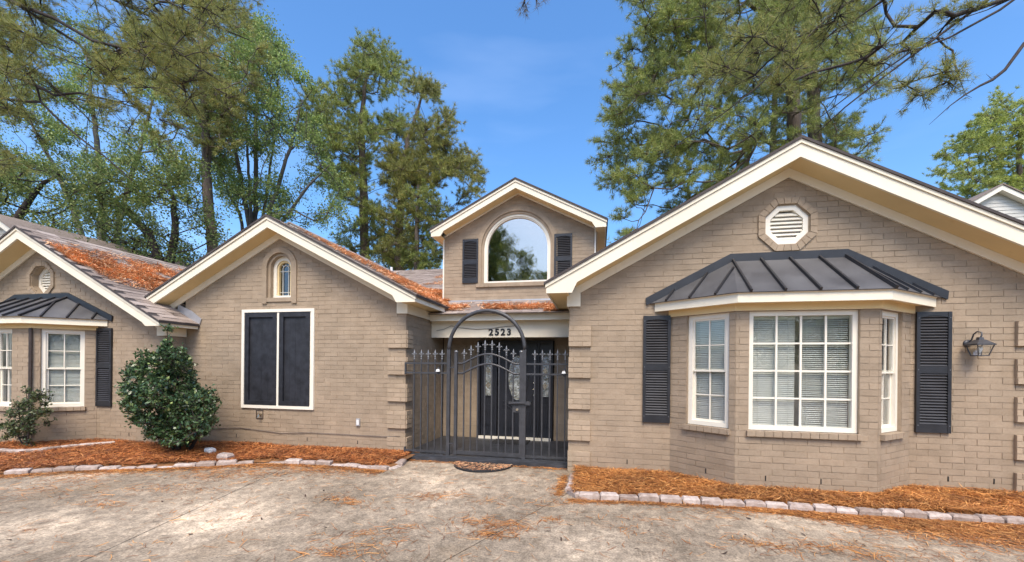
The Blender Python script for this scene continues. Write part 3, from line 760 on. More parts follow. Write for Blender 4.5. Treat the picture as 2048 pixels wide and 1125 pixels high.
# arched window of the middle wing
def arch_pts(cx, z0, zs, r, n=16, ry=None):
    ry = ry or r
    return [(cx-r, z0)]+[(cx-r*math.cos(math.pi*i/n), zs+ry*math.sin(math.pi*i/n)) for i in range(n+1)]+[(cx+r, z0)]
def arch_band(m, cx, z0, zs, ro, ri, d0, d1, n=16, roy=None, riy=None, gap=None):
    o = arch_pts(cx, z0, zs, ro, n, roy); i_ = arch_pts(cx, z0, zs, ri, n, riy)
    for k in range(len(o)-1):
        m.prism([o[k], o[k+1], i_[k+1], i_[k]][::-1], d0, d1)
aw = MB(*FRL); arch_band(aw, AWX, 2.775, 3.30, .225, .150, -.16, -.095); aw.box(AWX-.225, AWX+.225, 2.755, 2.80, -.16, -.09)
aw = aw.build('window', 'white', house, label='small arched window above the black panels')
m = MB(*FRL); arch_band(m, AWX, 2.80, 3.30, .160, .118, -.17, -.12); m.build('sash', 'soffit', aw)
m = MB(*FRL); arch_band(m, AWX, 2.74, 3.30, AWR+.02, .215, -.20, -.02); m.build('reveal', 'brick', aw)
m = MB(*FRL); arch_band(m, AWX, 2.64, 3.30, .36, .265, -.03, .026, 20); m.build('brick_surround', 'brick', aw)
MB(*FRL).box(-6.0+.03, -5.43, 2.672, 2.745, -.18, .022).build('sill', 'brick', aw)
MB(*FRL).prism(arch_pts(AWX, 2.79, 3.30, .15)[::-1], -.168, -.162).build('pane', 'glassD', aw)
m = MB(*FRL); m.box(AWX-.066, AWX-.056, 2.8, 3.28, -.165, -.145); m.box(AWX+.056, AWX+.066, 2.8, 3.28, -.165, -.145); m.box(AWX-.12, AWX+.12, 2.86, 2.87, -.165, -.146); m.box(AWX-.12, AWX+.12, 3.25, 3.26, -.165, -.146)
arch_band(m, AWX, 3.25, 3.30, .070, .060, -.165, -.146, 10)
for a in (45, 90, 135):
    c_, s_ = math.cos(math.radians(a)), math.sin(math.radians(a)); m.prism([(AWX+.066*c_-.004*s_, 3.3+.066*s_+.004*c_), (AWX+.12*c_-.004*s_, 3.3+.12*s_+.004*c_), (AWX+.12*c_+.004*s_, 3.3+.12*s_-.004*c_), (AWX+.066*c_+.004*s_, 3.3+.066*s_-.004*c_)], -.165, -.147)
m.build('muntin', 'blind', aw)
roombox(aw, FRL, AWX-.2, AWX+.2, 2.78, 3.52, -.175, .4, 'dark')

# arched dormer window
zs = 4.10; zb_ = 3.335
dw = MB(*FRD); arch_band(dw, DWX, zb_, zs, DWR, DWR-.05, -.12, -.04, 28); dw.box(DWX-DWR+.04, DWX+DWR-.04, zb_-.003, zb_+.055, -.12, -.035)
dw = dw.build('window', 'white', house, label='large arched dormer window mirroring the sky')
m = MB(*FRD); arch_band(m, DWX, zb_+.05, zs, DWR-.05, DWR-.075, -.12, -.06, 28); m.build('sash', 'white', dw)
MB(*FRD).prism(arch_pts(DWX, zb_+.05, zs, DWR-.06, 28)[::-1], -.105, -.10).build('pane', 'glassM', dw)
m = MB(*FRD); arch_band(m, DWX, zb_, zs, DWR+.06, DWR-.004, -.13, -.012, 28); m.build('reveal', 'brick', dw)
m = MB(*FRD); o = arch_pts(DWX, zb_, zs, DWR+.155, 26); i_ = arch_pts(DWX, zb_, zs, DWR+.052, 26)
arch_band(m, DWX, zb_, zs, DWR+.15, DWR+.048, -.02, .016, 36); m.build('brick_surround', 'brick', dw)
x = DWX-DWR-.16
while x < DWX+DWR+.15:
    MB(*FRD).box(x+.003, x+.095, zb_-.075, zb_-.004, -.05, .045).build('sill_brick', 'brick', dw); x += .098
MB(*FRD).box(DWX-DWR-.15, DWX+DWR+.15, zb_-.07, zb_-.008, -.05, .036).build('sill_core', 'mortar', dw)
roombox(dw, FRD, DWX-DWR, DWX+DWR, zb_, 4.83, -.13, .8, 'dark')
# dormer side walls and corner boards
for X in (DX0, DX1):
    sg = -1 if X == DX0 else 1
    MB().box(min(X, X+sg*.02), max(X, X+sg*.02), 2.95, 4.5, -12.5, -(YD+.002)).build('dormer_cheek', plain('rust_siding', (.30, .17, .10), .8, .2) if sg > 0 else 'siding', house)
    MB().box(min(X+sg*.002, X+sg*.028), max(X+sg*.002, X+sg*.028), 2.93, 4.45, -(YD+.02), -(YD-.012)).build('corner_board', 'white', house)
MB().box(DX0-.02, DX1+.02, 2.925, 2.965, -(YD+.01), -(YD-.10)).build('flashing', 'flash', house)

# octagonal gable vents
def octv(cx, cz, a): return [(cx+a/math.cos(math.pi/8)*math.cos(math.pi/8+math.pi/4*i), cz+a/math.cos(math.pi/8)*math.sin(math.pi/8+math.pi/4*i)) for i in range(8)]
def octvent(fr, cx, cz, label, deep):
    v = MB(*fr); v.ring(octv(cx, cz, .262), octv(cx, cz, .195), deep-.03, deep+.03); v = v.build('vent', 'white', house, label=label)
    m = MB(*fr); m.ring(octv(cx, cz, .29), octv(cx, cz, .258), deep-.05, -.004); m.build('reveal', 'brick', v)
    MB(*fr).prism(octv(cx, cz, .262), deep-.06, deep-.045).build('backing', 'dark', v)
    z = cz-.185
    while z < cz+.17:
        h = octhalf(z+.02-cz, .20); q = MB(*fr)
        q.add([q.L(cx-h, z, deep+.02), q.L(cx+h, z, deep+.02), q.L(cx+h, z+.052, deep-.022), q.L(cx-h, z+.052, deep-.022), q.L(cx-h, z-.009, deep+.016), q.L(cx+h, z-.009, deep+.016)], [(0, 1, 2, 3), (0, 4, 5, 1)])
        q.build('slat', 'white', v); z += .052
    o, i_ = octv(cx, cz, .352), octv(cx, cz, .272)
    for k in range(8):
        for j in range(3):
            f = lambda P, t: (P[k][0]+(P[(k+1) % 8][0]-P[k][0])*t, P[k][1]+(P[(k+1) % 8][1]-P[k][1])*t)
            a, e = j/3+.012, (j+1)/3-.012
            MB(*fr).prism([f(o, a), f(o, e), f(i_, e), f(i_, a)], -.02, .024+random.uniform(-.002, .002)).build('surround_brick', 'brick', v)
    m = MB(*fr); m.ring(octv(cx, cz, .349), octv(cx, cz, .275), -.02, .012); m.build('surround_core', 'mortar', v)
octvent(FRR, 2.447, 3.455, 'octagonal cream louvered vent in the right gable', -.045)
octvent(FRF, -10.83, 3.16, 'octagonal cream louvered vent in the left gable', -.14)

# standing-seam bay roofs
def bayroof(dx, dy, dz, ztop, label):
    Y0 = YR+dy; E = [np.array(p, float) for p in ((.70+dx, Y0-.006, 2.44+dz), (1.62+dx, 5.42+dy, 2.44+dz), (3.245+dx, 5.42+dy, 2.44+dz), (4.20+dx, Y0-.006, 2.44+dz))]
    T1 = np.array([1.78+dx, Y0-.006, ztop]); T2 = np.array([3.12+dx, Y0-.006, ztop])
    root = None
    def pan(pts):
        nonlocal root
        pts = [np.asarray(p) for p in pts]; n = np.cross(pts[1]-pts[0], pts[2]-pts[0]); n = n/np.linalg.norm(n)
        if n[2] < 0: n = -n; pts = pts[::-1]
        k = len(pts); m = MB(); m.add([p for p in pts]+[p-n*.012 for p in pts], [tuple(range(k))]+[tuple(range(k, 2*k))[::-1]]+[(i, k+i, k+(i+1) % k, (i+1) % k) for i in range(k)])
        if root is None: root = m.build('bay_roof', 'metal', house, label=label)
        else: m.build('panel', 'metal', root)
        return n
    def seam(p, q, n, wd=.012, h=.032):
        t = (q-p)/np.linalg.norm(q-p); s_ = np.cross(t, n)*wd; m = MB()
        P = [p-s_, p+s_, q+s_, q-s_]; m.add([x-n*.004 for x in P]+[x+n*h for x in P], [(4, 5, 6, 7), (0, 1, 5, 4), (1, 2, 6, 5), (2, 3, 7, 6), (3, 0, 4, 7)])
        m.build('seam', 'seam', root)
    xs = [E[1][0]]+[1.77+dx+.365*i for i in range(4)]+[E[2][0]]
    xt = [T1[0]]+[T1[0]+(T2[0]-T1[0])*i/4 for i in range(5)]
    xt = [T1[0], T1[0]+.001, T1[0]+(T2[0]-T1[0])*.26, T1[0]+(T2[0]-T1[0])*.52, T1[0]+(T2[0]-T1[0])*.78, T2[0]]
    yb_, zb2 = E[1][1], E[1][2]
    for i in range(5):
        n = pan([(xs[i], yb_, zb2), (xs[i+1], yb_, zb2), (xt[i+1], T1[1], ztop), (xt[i], T1[1], ztop)])
    for i in range(1, 5): seam(np.array([xs[i], yb_-.008, zb2]), np.array([xt[i], T1[1], ztop]), n)
    seam(E[2]+np.array([0, -.005, 0]), T2, (n+np.array([.3, 0, 0]))/np.linalg.norm(n+np.array([.3, 0, 0])), .016)
    for (P, Q, T) in ((E[0], E[1], T1), (E[3], E[2], T2)):
        n = pan([P, Q, T]); ev = (Q-P)/np.linalg.norm(Q-P); up = np.cross(n, ev); up = up if up[2] > 0 else -up
        for f in (.22, .50, .78):
            a = P+(Q-P)*f
            best = None
            for (c1, c2) in ((P, T), (Q, T)):
                A = np.array([up, -(c2-c1)]).T; s_, *_r = np.linalg.lstsq(A, c1-a, rcond=None)
                if s_[0] > .01 and -.001 <= s_[1] <= 1.001 and (best is None or s_[0] < best): best = s_[0]
            if best: seam(a, a+up*best, n, .011, .028)
    # wall flashing
    m = MB((0, Y0, 0)); h = .105
    m.prism([(E[0][0]-.04, E[0][2]-.03), (T1[0]+.0, ztop-.03), (T2[0], ztop-.03), (E[3][0]+.04, E[3][2]-.03), (E[3][0]+.05, E[3][2]+.075), (T2[0]+.03, ztop+h*.85), (T1[0]-.03, ztop+h*.85), (E[0][0]-.05, E[0][2]+.075)], .005, .03)
    m.build('flashing', 'black', root)
    # fascia, cove, frieze below the metal
    off = lambda pts, o: [np.array([x+dx, y+dy]) for x, y in pts]
    eave = [(.775, 6.172), (1.637, 5.452), (3.232, 5.452), (4.125, 6.172)]; mid = [(.80, 6.172), (1.648, 5.48), (3.22, 5.48), (4.10, 6.172)]
    wallp = [(.96, 6.172), (1.650, 5.592), (3.215, 5.592), (3.905, 6.172)]; wall2 = [(.985, 6.172), (1.660, 5.612), (3.205, 5.612), (3.88, 6.172)]
    def strip(pa, za, pb, zb3, mat, nm, thick=.0):
        m = MB(); A = [np.array([x+dx, y+dy, za+dz]) for x, y in pa]; B = [np.array([x+dx, y+dy, zb3+dz]) for x, y in pb]
        m.add(A+B, [(i, i+1, 5+i, 4+i) for i in range(3)]); m.build(nm, mat, house)
    strip(eave, 2.425, eave, 2.32, 'trim', 'bay_fascia'); strip(eave, 2.32, mid, 2.318, 'trim', 'bay_fascia_edge')
    strip(mid, 2.318, mid, 2.345, 'soffit', 'bay_soffit_lip'); strip(mid, 2.345, wallp, 2.335, 'soffit', 'bay_soffit')
    strip([(x, y) for x, y in eave], 2.425, [(x, y-.02) for x, y in eave], 2.438, 'trim', 'bay_drip_edge')
    strip(wallp, 2.336, wallp, 2.242, 'soffit', 'bay_frieze'); strip(wallp, 2.242, wall2, 2.240, 'trim', 'bay_frieze_edge')
bayroof(0, 0, 0, 3.0, 'charcoal standing-seam roof over the right bay')
bayroof(-13.25, .034, -.10, 2.79, 'charcoal standing-seam roof over the left bay')

# rear gable behind the middle wing, vent pipe
for sg in (-1, 1):
    m = MB((-7.5, 9, 0), (sg, 0, 0)); m.prism([(0, 5.02), (2.4, 5.02-.49*2.4), (2.4, 4.88-.49*2.4), (0, 4.88)], -.03, 0); m.build('rake_board', 'trim', house)
    m = MB((-7.5, 0, 0), (sg, 0, 0)); m.prism([(0, 5.03), (2.45, 5.03-.49*2.45), (2.45, 5.065-.49*2.45), (0, 5.065)], -13, -8.97); m.build('roof', 'shingle', house)
m = MB((-7.5, 9.05, 0)); m.prism([(-2.3, 3.2), (2.3, 3.2), (2.3, 3.85), (0, 4.95), (-2.3, 3.85)], -.05, 0); m.build('rear_gable_wall', 'shingle', house)
vp = onY(783, 543, 12.5); b = MB(); b.tube([(vp[0], 12.5, vp[2]-.5), (vp[0], 12.5, vp[2]+.13)], .04, 8); b.build('vent_pipe', 'plasticw', house)

# ---- front door
FRP = ((0, 8.28, 0), (1, 0, 0), (0, -1, 0))
def X8(x): return float(onY(x, 780, 8.28)[0])
def Z8(y, x=1031): return float(onY(x, y, 8.28)[2])
du0, du1 = X8(956), X8(1105.5)
dr = MB(*FRP); frame_ring(dr, du0, du1, .062, 2.06, .05, -.06, .02); dr.box(X8(993)-.03, X8(993)+.01, .1, 2.02, -.06, .018); dr.box(X8(1075.5)-.01, X8(1075.5)+.03, .1, 2.02, -.06, .018)
dr = dr.build('door_frame', 'doorblack', house, label='black frame of the front door with sidelights')
MB(*FRP).box(du0+.03, du1-.03, .060, .115, .005, .05).build('door_sill', 'white', dr)
def raised(m, u0, u1, v0, v1, d): m.box(u0, u1, v0, v1, d, d+.008); m.box(u0+.025, u1-.025, v0+.025, v1-.025, d, d+.018)
for a, e in ((X8(962), X8(990)), (X8(1079), X8(1101))):
    m = MB(*FRP); m.box(a, e, .115, 2.02, -.05, -.008); raised(m, a+.03, e-.03, .32, .78, -.008)
    sdl = m.build('sidelight', 'doorblack', dr); g0_, g1_ = (a+e)/2-.072, (a+e)/2+.072
    m = MB(*FRP); frame_ring(m, g0_-.02, g1_+.02, .92, 1.83, .02, -.008, .012); m.build('glass_frame', 'doorblack', sdl)
    MB(*FRP).box(g0_, g1_, .94, 1.81, -.008, -.002).build('pane', 'leaded', sdl)
    m = MB(*FRP); frame_ring(m, g0_+.02, g1_-.02, .97, 1.78, .004, -.002, .002)
    for zc in (1.15, 1.45): m.prism([((g0_+g1_)/2, zc-.08), ((g0_+g1_)/2+.05, zc), ((g0_+g1_)/2, zc+.08), ((g0_+g1_)/2-.05, zc)], -.002, .001)
    m.build('came', 'brass', sdl)
a, e = X8(996.5), X8(1073.5); dcx, dcz, ow, oh = (a+e)/2, 1.31, .185, .45
m = MB(*FRP); m.box(a, e, .115, 2.02, -.05, -.006)
raised(m, a+.09, dcx-.04, .27, .66, -.006); raised(m, dcx+.04, e-.09, .27, .66, -.006)
door = m.build('door', 'doorblack', dr, label='black front door with oval leaded glass')
m = MB(*FRP)
for sg in (-1, 1):
    for k, o in ((0, 0), (1, .075)):
        pts = [(dcx+sg*x, z-o) for x, z in ((.03, .70+.02), (.10, .72), (.17, .78), (.23, .815), (.30, .82))]
        pts2 = [(x, z+.022) for x, z in pts]
        for i in range(4): m.prism([pts[i], pts[i+1], pts2[i+1], pts2[i]] if sg > 0 else [pts[i+1], pts[i], pts2[i], pts2[i+1]], -.006, .012)
m.build('door_moulding', 'doorblack', door)
ell = lambda k: [(dcx+(ow+k)*math.cos(2*math.pi*i/32), dcz+(oh+k)*math.sin(2*math.pi*i/32)) for i in range(32)]
m = MB(*FRP); m.ring(ell(.035), ell(0), -.006, .018); m.build('oval_moulding', 'doorblack', door)
MB(*FRP).prism(ell(.002), -.006, .001).build('pane', 'leaded', door)
m = MB(*FRP); m.ring(ell(-.02), ell(-.027), .001, .004); m.ring(ell(-.09), ell(-.096), .001, .004); m.build('came', 'brass', door)
for y in (767, 778.5, 791):
    p = onY(1068, y, 8.25); b = MB(); b.tube([(p[0], 8.285, p[2]), (p[0], 8.25, p[2]), (p[0], 8.24, p[2]), (p[0], 8.215, p[2])], [.03, .03, .018, .02], 10); b.build('door_hardware', 'brass', door, True)

# ------------------------------------------------------------------ gate, arch and fence panels
YG = 6.50
def GX(x, y=800): return float(onY(x, y, YG)[0])
def GZ(x, y): return float(onY(x, y, YG)[2])
FG = ((0, YG, 0), (1, 0, 0), (0, -1, 0))
ZT1, ZT2, ZB1, ZB0 = 1.572, 1.412, .115, .055
# cast fleur-de-lis finial, shared mesh
fm = MB(); fm.lathe((0, 0, 0), [(.011, 0), (.011, .012), (.020, .02), (.012, .03), (.010, .045), (.021, .055), (.011, .066), (.008, .075), (.020, .105), (.017, .125), (.008, .155), (.001, .178)], 8)
for sg in (-1, 1): fm.tube([(sg*.006, 0, .072), (sg*.020, 0, .098), (sg*.036, 0, .108), (sg*.046, 0, .098), (sg*.044, 0, .088)], [.008, .008, .008, .006, .003], 6)
fin_me = fastmesh('finial', np.array(fm.V), fm.F); fin_me.materials.append(MT['finial']); fin_me.polygons.foreach_set('use_smooth', np.ones(len(fin_me.polygons), bool))
def picket(root, x, z0, z1):
    p = MB(*FG); p.box(x-.010, x+.010, z0, z1, -.010, .010); p = p.build('picket', 'iron', root)
    mkobj('finial', fin_me, None, p, (x, YG, z1-.004))
def panel(xs, xa, xb, label):
    r = empty('iron_fence_panel', ((xa+xb)/2, YG, .05), label, 'fence', 'fixed iron panels beside the gate')
    MB(*FG).box(xa, xb, ZT1-.014, ZT1+.014, -.016, .016).build('rail', 'iron', r); MB(*FG).box(xa, xb, ZT2-.014, ZT2+.014, -.016, .016).build('rail', 'iron', r)
    MB(*FG).box(xa, xb, ZB1-.016, ZB1+.016, -.016, .016).build('rail', 'iron', r)
    for x in xs: picket(r, x, ZB0, ZT1+.055)
    return r
pl = panel([GX(x) for x in (828, 842, 855.8, 869.6, 883.4)], -3.150, GX(894), 'black iron fence panel left of the gate with five finials')
for z0, z1 in ((ZT2-.03, ZT1+.014), (.06, .17)): MB(*FG).box(-3.172, -3.150, z0, z1, -.02, .02).build('bracket', 'iron', pl)
pr = panel([GX(x) for x in (1068.9, 1084, 1099.3, 1114.6, 1130)], GX(1052), -.455, 'black iron fence panel right of the gate, against the quoins')
# arch with its posts
xl, xr = GX(897), GX(1048.5); xm, ra = (xl+xr)/2, (xr-xl)/2
ga = empty('gate_arch', (xm, YG, .05), 'tall rounded iron arch framing the entry gate', 'arch')
for x, nm in ((xl, 'post'), (xr, 'post')): MB(*FG).box(x-.027, x+.027, .052, 1.80, -.027, .027).build('post', 'iron', ga)
b = MB(); b.tube([(xm-ra*math.cos(math.pi*i/28), YG, 1.795+ra*math.sin(math.pi*i/28)) for i in range(29)], .031, 10); b.build('arch_bar', 'iron', ga, True)
MB(*FG).box(-3.17, -.45, .052, .072, -.05, .05).build('base_plate', 'iron', ga)
# gate leaf
gl, gr = GX(911.5), GX(1042)
gt = empty('iron_gate', ((gl+gr)/2, YG, .08), 'arched black iron gate leaf with eight fleur-de-lis finials and a latch', 'gate')
for x in (gl, gr):
    p = MB(*FG); p.box(x-.024, x+.024, .085, 1.75, -.024, .024); p = p.build('stile', 'iron', gt)
    q = MB(); q.lathe((x, YG, 1.75), [(.033, 0), (.033, .018), (.022, .032), (.004, .038)], 8); q.build('cap', 'finial', p, True)
MB(*FG).box(gl+.024, gr-.024, .10, .155, -.018, .018).build('rail', 'iron', gt)
def arcz(x):
    t = (x-gl)/(gr-gl); t = min(max((t-.10)/.80, 0), 1); return .155*(math.sin(math.pi*t)**1.15)
for z in (ZT1, ZT2):
    b = MB(); b.tube([(gl+.02+(gr-gl-.04)*i/24, YG, z+arcz(gl+.02+(gr-gl-.04)*i/24)) for i in range(25)], .0165, 6); b.build('arched_rail', 'iron', gt, True)
for x in (927.6, 941.2, 955.2, 969.3, 983.3, 997.6, 1012, 1026):
    X = GX(x); picket(gt, X, .155, ZT1+arcz(X)+.055)
lt = MB(*FG); zl = GZ(1035, 806)
lt.box(GX(1018), GX(1062), zl-.02, zl+.02, .026, .045); lt.box(GX(1054), GX(1060), zl-.03, zl+.03, .02, .06); lt.build('latch', 'iron', gt)
b = MB(); b.tube([(GX(1020), YG-.05, zl-.01), (GX(1035), YG-.06, zl), (GX(1050), YG-.05, zl)], .012, 6); b.build('handle', 'iron', gt)
MB(*FG).box(GX(1027), GX(1042), zl-.15, zl-.05, -.02, .030).build('lock_plate', 'iron', gt)
b = MB(); p = (GX(1035.5), YG-.03, zl-.105); b.tube([p, (p[0], p[1]-.018, p[2])], .02, 12); b.build('lock_cylinder', 'brass', gt)
for z in (1.5, .26):
    b = MB(); b.tube([(xl+.025, YG-.02, z), (gl-.022, YG-.02, z+.01)], .010, 6); b.build('hinge', 'iron', gt)
# solar lights clipped to the rails
for x, y, lab in ((878, 742, 'small white clip-on light on the left fence panel'), (1128, 746, 'small white clip-on light on the fence panel by the right quoins')):
    X, Z = GX(x, y), GZ(x, y); f = empty('fence_light', (X, YG-.05, Z), lab, 'light')
    q = MB(); v0 = [(-.052, -.05, -.02), (.052, -.05, -.02), (.052, .03, -.02), (-.052, .03, -.02), (-.03, -.03, .045), (.03, -.03, .045), (.03, .03, .045), (-.03, .03, .045)]
    q.add([np.array(p)*.6+np.array([X, YG-.04, Z]) for p in v0], [(3, 2, 1, 0), (4, 5, 6, 7), (0, 1, 5, 4), (1, 2, 6, 5), (2, 3, 7, 6), (3, 0, 4, 7)]); q.build('housing', 'plasticw', f)
    MB().wbox((X-.012, YG-.025, Z-.06), (X+.012, YG-.012, Z+.06)).build('clip', 'iron', f)

# mats
mc = onz(960, 934, .0); mx0, mx1 = onz(899, 935, 0)[0], onz(1022, 938, 0)[0]
cx, rx = (mx0+mx1)/2, (mx1-mx0)/2; yb2 = 6.28; pts = [(cx+rx*math.cos(math.pi*i/24+math.pi), yb2+.52*math.sin(math.pi*i/24+math.pi)) for i in range(25)]
m = MB(); n = len(pts); m.add([(x, y, .004) for x, y in pts]+[(x, y, .018) for x, y in pts], [tuple(range(n, 2*n))]+[(i, (i+1) % n, n+(i+1) % n, n+i) for i in range(n)])
mat1 = m.thing('door_mat', 'rubber', (cx, yb2-.2, .004), 'half-round black rubber mat strewn with needles before the gate', 'mat')
m = MB(); ip = [(cx+(p[0]-cx)*.9, yb2-.03+(p[1]-yb2+.03)*.86) for p in pts]
m.add([(x, y, .018) for x, y in pts]+[(x, y, .024) for x, y in pts]+[(x, y, .024) for x, y in ip]+[(x, y, .018) for x, y in ip], [f for i in range(n) for f in ((i, (i+1) % n, n+(i+1) % n, n+i), (n+i, n+(i+1) % n, 2*n+(i+1) % n, 2*n+i), (2*n+i, 2*n+(i+1) % n, 3*n+(i+1) % n, 3*n+i))]); m.build('rim', 'rubber', mat1)
MB().wbox((-2.0, 7.72, .0625), (-1.30, 8.19, .078)).thing('door_mat', 'rubber', (-1.65, 7.95, .0625), 'rectangular black mat at the front door behind the gate', 'mat')

# wall lantern
lo_ = onY(1965, 690, 6.02); LX, LZ_ = float(lo_[0]), float(lo_[2]); LY = 6.03
ln_ = empty('wall_lantern', (LX, YR, LZ_), 'black carriage lantern on the brick wall right of the tall shutter', 'lantern')
b = MB(); b.lathe((0, 0, 0), [(.055, 0), (.055, .012), (.03, .022), (.005, .026)], 12); V_ = [np.array([LX-.04+p[0], YR-p[2], LZ_+.03+p[1]]) for p in b.V]; b.V = V_; b.build('back_plate', 'iron', ln_, True)
b = MB(); b.tube([(LX-.04, YR-.02, LZ_+.03), (LX-.03, YR-.06, LZ_+.08), (LX-.02, YR-.08, LZ_+.16), (LX, YR-.11, LZ_+.195), (LX+.02, LY, LZ_+.18), (LX+.02, LY, LZ_+.13), (LX, LY, LZ_+.10)], .010, 7); b.build('arm', 'iron', ln_, True)
def frus(m, z0, z1, a, e): m.add([np.array([LX+x*a, LY+y*a, z0]) for x, y in ((-1, -1), (1, -1), (1, 1), (-1, 1))]+[np.array([LX+x*e, LY+y*e, z1]) for x, y in ((-1, -1), (1, -1), (1, 1), (-1, 1))], [(3, 2, 1, 0), (4, 5, 6, 7), (0, 1, 5, 4), (1, 2, 6, 5), (2, 3, 7, 6), (3, 0, 4, 7)])
b = MB(); frus(b, LZ_+.075, LZ_+.11, .03, .025); frus(b, LZ_+.012, LZ_+.075, .108, .04); frus(b, LZ_-.005, LZ_+.012, .113, .113); b.build('cap', 'iron', ln_)
b = MB()
for sx, sy in ((-1, -1), (1, -1), (1, 1), (-1, 1)): b.tube([(LX+sx*.098, LY+sy*.098, LZ_-.005), (LX+sx*.062, LY+sy*.062, LZ_-.15)], .007, 5)
frus(b, LZ_-.160, LZ_-.148, .068, .068); b.build('cage', 'iron', ln_)
b = MB(); frus(b, LZ_-.148, LZ_-.006, .060, .094); b.build('glass', 'glass', ln_)
b = MB(); b.lathe((LX, LY, LZ_-.13), [(.01, 0), (.014, .03), (.028, .06), (.032, .08), (.022, .105), (.004, .115)], 10); b.build('bulb', 'bulb', ln_, True)

for ch in ln_.children: ch.scale = (.84,)*3
# cable, spigot, outlet
pts = [onY(x, y, YL-.012) for x, y in ((330, 862), (360, 858), (440, 857), (480, 856), (520, 861), (560, 867), (620, 866), (680, 869), (770, 874), (800, 873))]
b = MB(); b.tube(pts, .006, 5); b.thing('cable', 'cable', pts[4], 'thin dark cable sagging along the foot of the middle brick wall', 'cable')
p = onY(518, 830, YL-.02); sp = empty('water_spigot', p, 'small garden spigot in a square plate under the black panels', 'spigot')
m = MB((p[0], YL, p[2])); frame_ring(m, -.075, .075, -.075, .085, .008, .0, .012); m.build('box_rim', 'pipe', sp)
b = MB(); b.tube([(p[0]+.03, YL+.0, p[2]), (p[0]+.03, YL-.07, p[2]), (p[0]+.03, YL-.085, p[2]-.05)], .014, 7); b.lathe((p[0]+.03, YL-.05, p[2]+.03), [(.006, -.02), (.006, .0), (.03, .002), (.03, .01), (.004, .012)], 8); b.build('tap', 'brass', sp)
p = onY(716, 845, YL-.02); ob = empty('outlet_box', p, 'small grey outlet box on the brick near the left quoins', 'outlet')
MB((p[0], YL, p[2])).box(-.035, .035, -.065, .065, .0, .03).build('box', 'flash', ob); MB((p[0], YL, p[2])).box(-.022, .022, -.045, .045, .03, .034).build('cover', 'plasticw', ob)

# ------------------------------------------------------------------ planting beds, stone borders
def smooth_path(pts, step=.05):
    P = np.array(pts, float); out = []
    for i in range(len(P)-1):
        n = max(2, int(np.linalg.norm(P[i+1]-P[i])/step))
        for k in range(n): out.append(P[i]+(P[i+1]-P[i])*k/n)
    out.append(P[-1]); return np.array(out)
def zbed(x, y): return .055+.03*mnoise.noise(Vector((x*1.3, y*1.3, 0)))
Rpath = [onz(*p, .03)[:2] for p in ((1147, 952), (1140, 982))]+[onz(*p, .03)[:2] for p in ((1160, 993), (1280, 997), (1400, 1003), (1500, 1009), (1600, 1016), (1700, 1023), (1800, 1029), (1900, 1035), (2048, 1043))]
Rpath += [(5.2, 5.12), (7, 5.15)]
Lpath = [(-2.98, 6.1)]+[onz(*p, .03)[:2] for p in ((798, 929), (772, 937), (740, 934), (680, 928), (620, 925), (560, 923), (500, 924), (440, 928), (360, 931), (300, 933), (200, 936), (140, 938), (60, 943), (0, 946))]+[(-9.2, 3.6), (-11, 3.0)]
Ipath = [(-9.6, 5.0)]+[onz(*p, .06)[:2] for p in ((60, 906), (110, 899), (175, 891), (225, 887))]
def bed(name, path, backY, xend):
    P = smooth_path(path, .15); m = MB(); nY = 14
    rows = []
    for p in P:
        yb3 = backY(p[0]); rows.append([(p[0], p[1]+(yb3-p[1])*k/nY) for k in range(nY+1)])
    V = [(x, y, zbed(x, y) if 0 < j else .02) for r in rows for j, (x, y) in enumerate(r)]
    F_ = [(i*(nY+1)+j, (i+1)*(nY+1)+j, (i+1)*(nY+1)+j+1, i*(nY+1)+j+1) for i in range(len(rows)-1) for j in range(nY)]
    m.add(V, F_); o = m.build(name, 'soil', None, True); tag(o, kind='structure'); return P
def backR(x): return YR+.05
def backL(x): return (YL+.05) if x > -7.75 else YF_+.05
PR = bed('planting_bed', Rpath[2:], backR, 0); PL = bed('planting_bed', Lpath, backL, 0)
def stone_mesh(L, W, Hh):
    m = []
    for z, ins in ((-.03, .0), (Hh*.75, .0), (Hh, .016)):
        for sx, sy in ((-1, -1), (0, -1.04), (1, -1), (1, 1), (0, 1.04), (-1, 1)):
            m.append((sx*(L/2-ins)+random.uniform(-.006, .006), sy*(W/2-ins)+random.uniform(-.007, .007), z+random.uniform(-.006, .006)))
    f = [tuple(range(12, 18))]+[(a*6+i, a*6+(i+1) % 6, (a+1)*6+(i+1) % 6, (a+1)*6+i) for a in range(2) for i in range(6)]
    return np.array(m), f
def border(path, label, L0=.225, Hh=.078, W=.10, skip=(), zoff=0., bury=0.):
    P = smooth_path(path, .01); d = np.r_[0, np.cumsum(np.linalg.norm(np.diff(P, axis=0), axis=1))]
    r = empty('stone_border', (*P[len(P)//2], 0), label, 'border'); s = 0; k = 0
    while s < d[-1]-.1:
        L = L0*random.uniform(.85, 1.15); a = np.array([np.interp(s, d, P[:, i]) for i in (0, 1)]); e = np.array([np.interp(s+L, d, P[:, i]) for i in (0, 1)])
        c = (a+e)/2; an = math.atan2(e[1]-a[1], e[0]-a[0])+random.uniform(-.05, .05)
        if k not in skip:
            v, f = stone_mesh(L-.012, W, Hh*random.uniform(.85, 1.1)); rot = np.array([[math.cos(an), -math.sin(an), 0], [math.sin(an), math.cos(an), 0], [0, 0, 1]])
            v = v @ rot.T; mkobj('stone', fastmesh('stone', v, f), MT['stone'], r, (c[0], c[1], zoff+random.uniform(-.012, .004)-bury*random.random()**2))
        s += L; k += 1
    return r
border(Rpath, 'pinkish stone block edging around the right pine-straw bed')
border(Lpath, 'half-buried pinkish stone edging along the left bed and driveway', .25, .075, .11, skip=(23,), bury=.06)
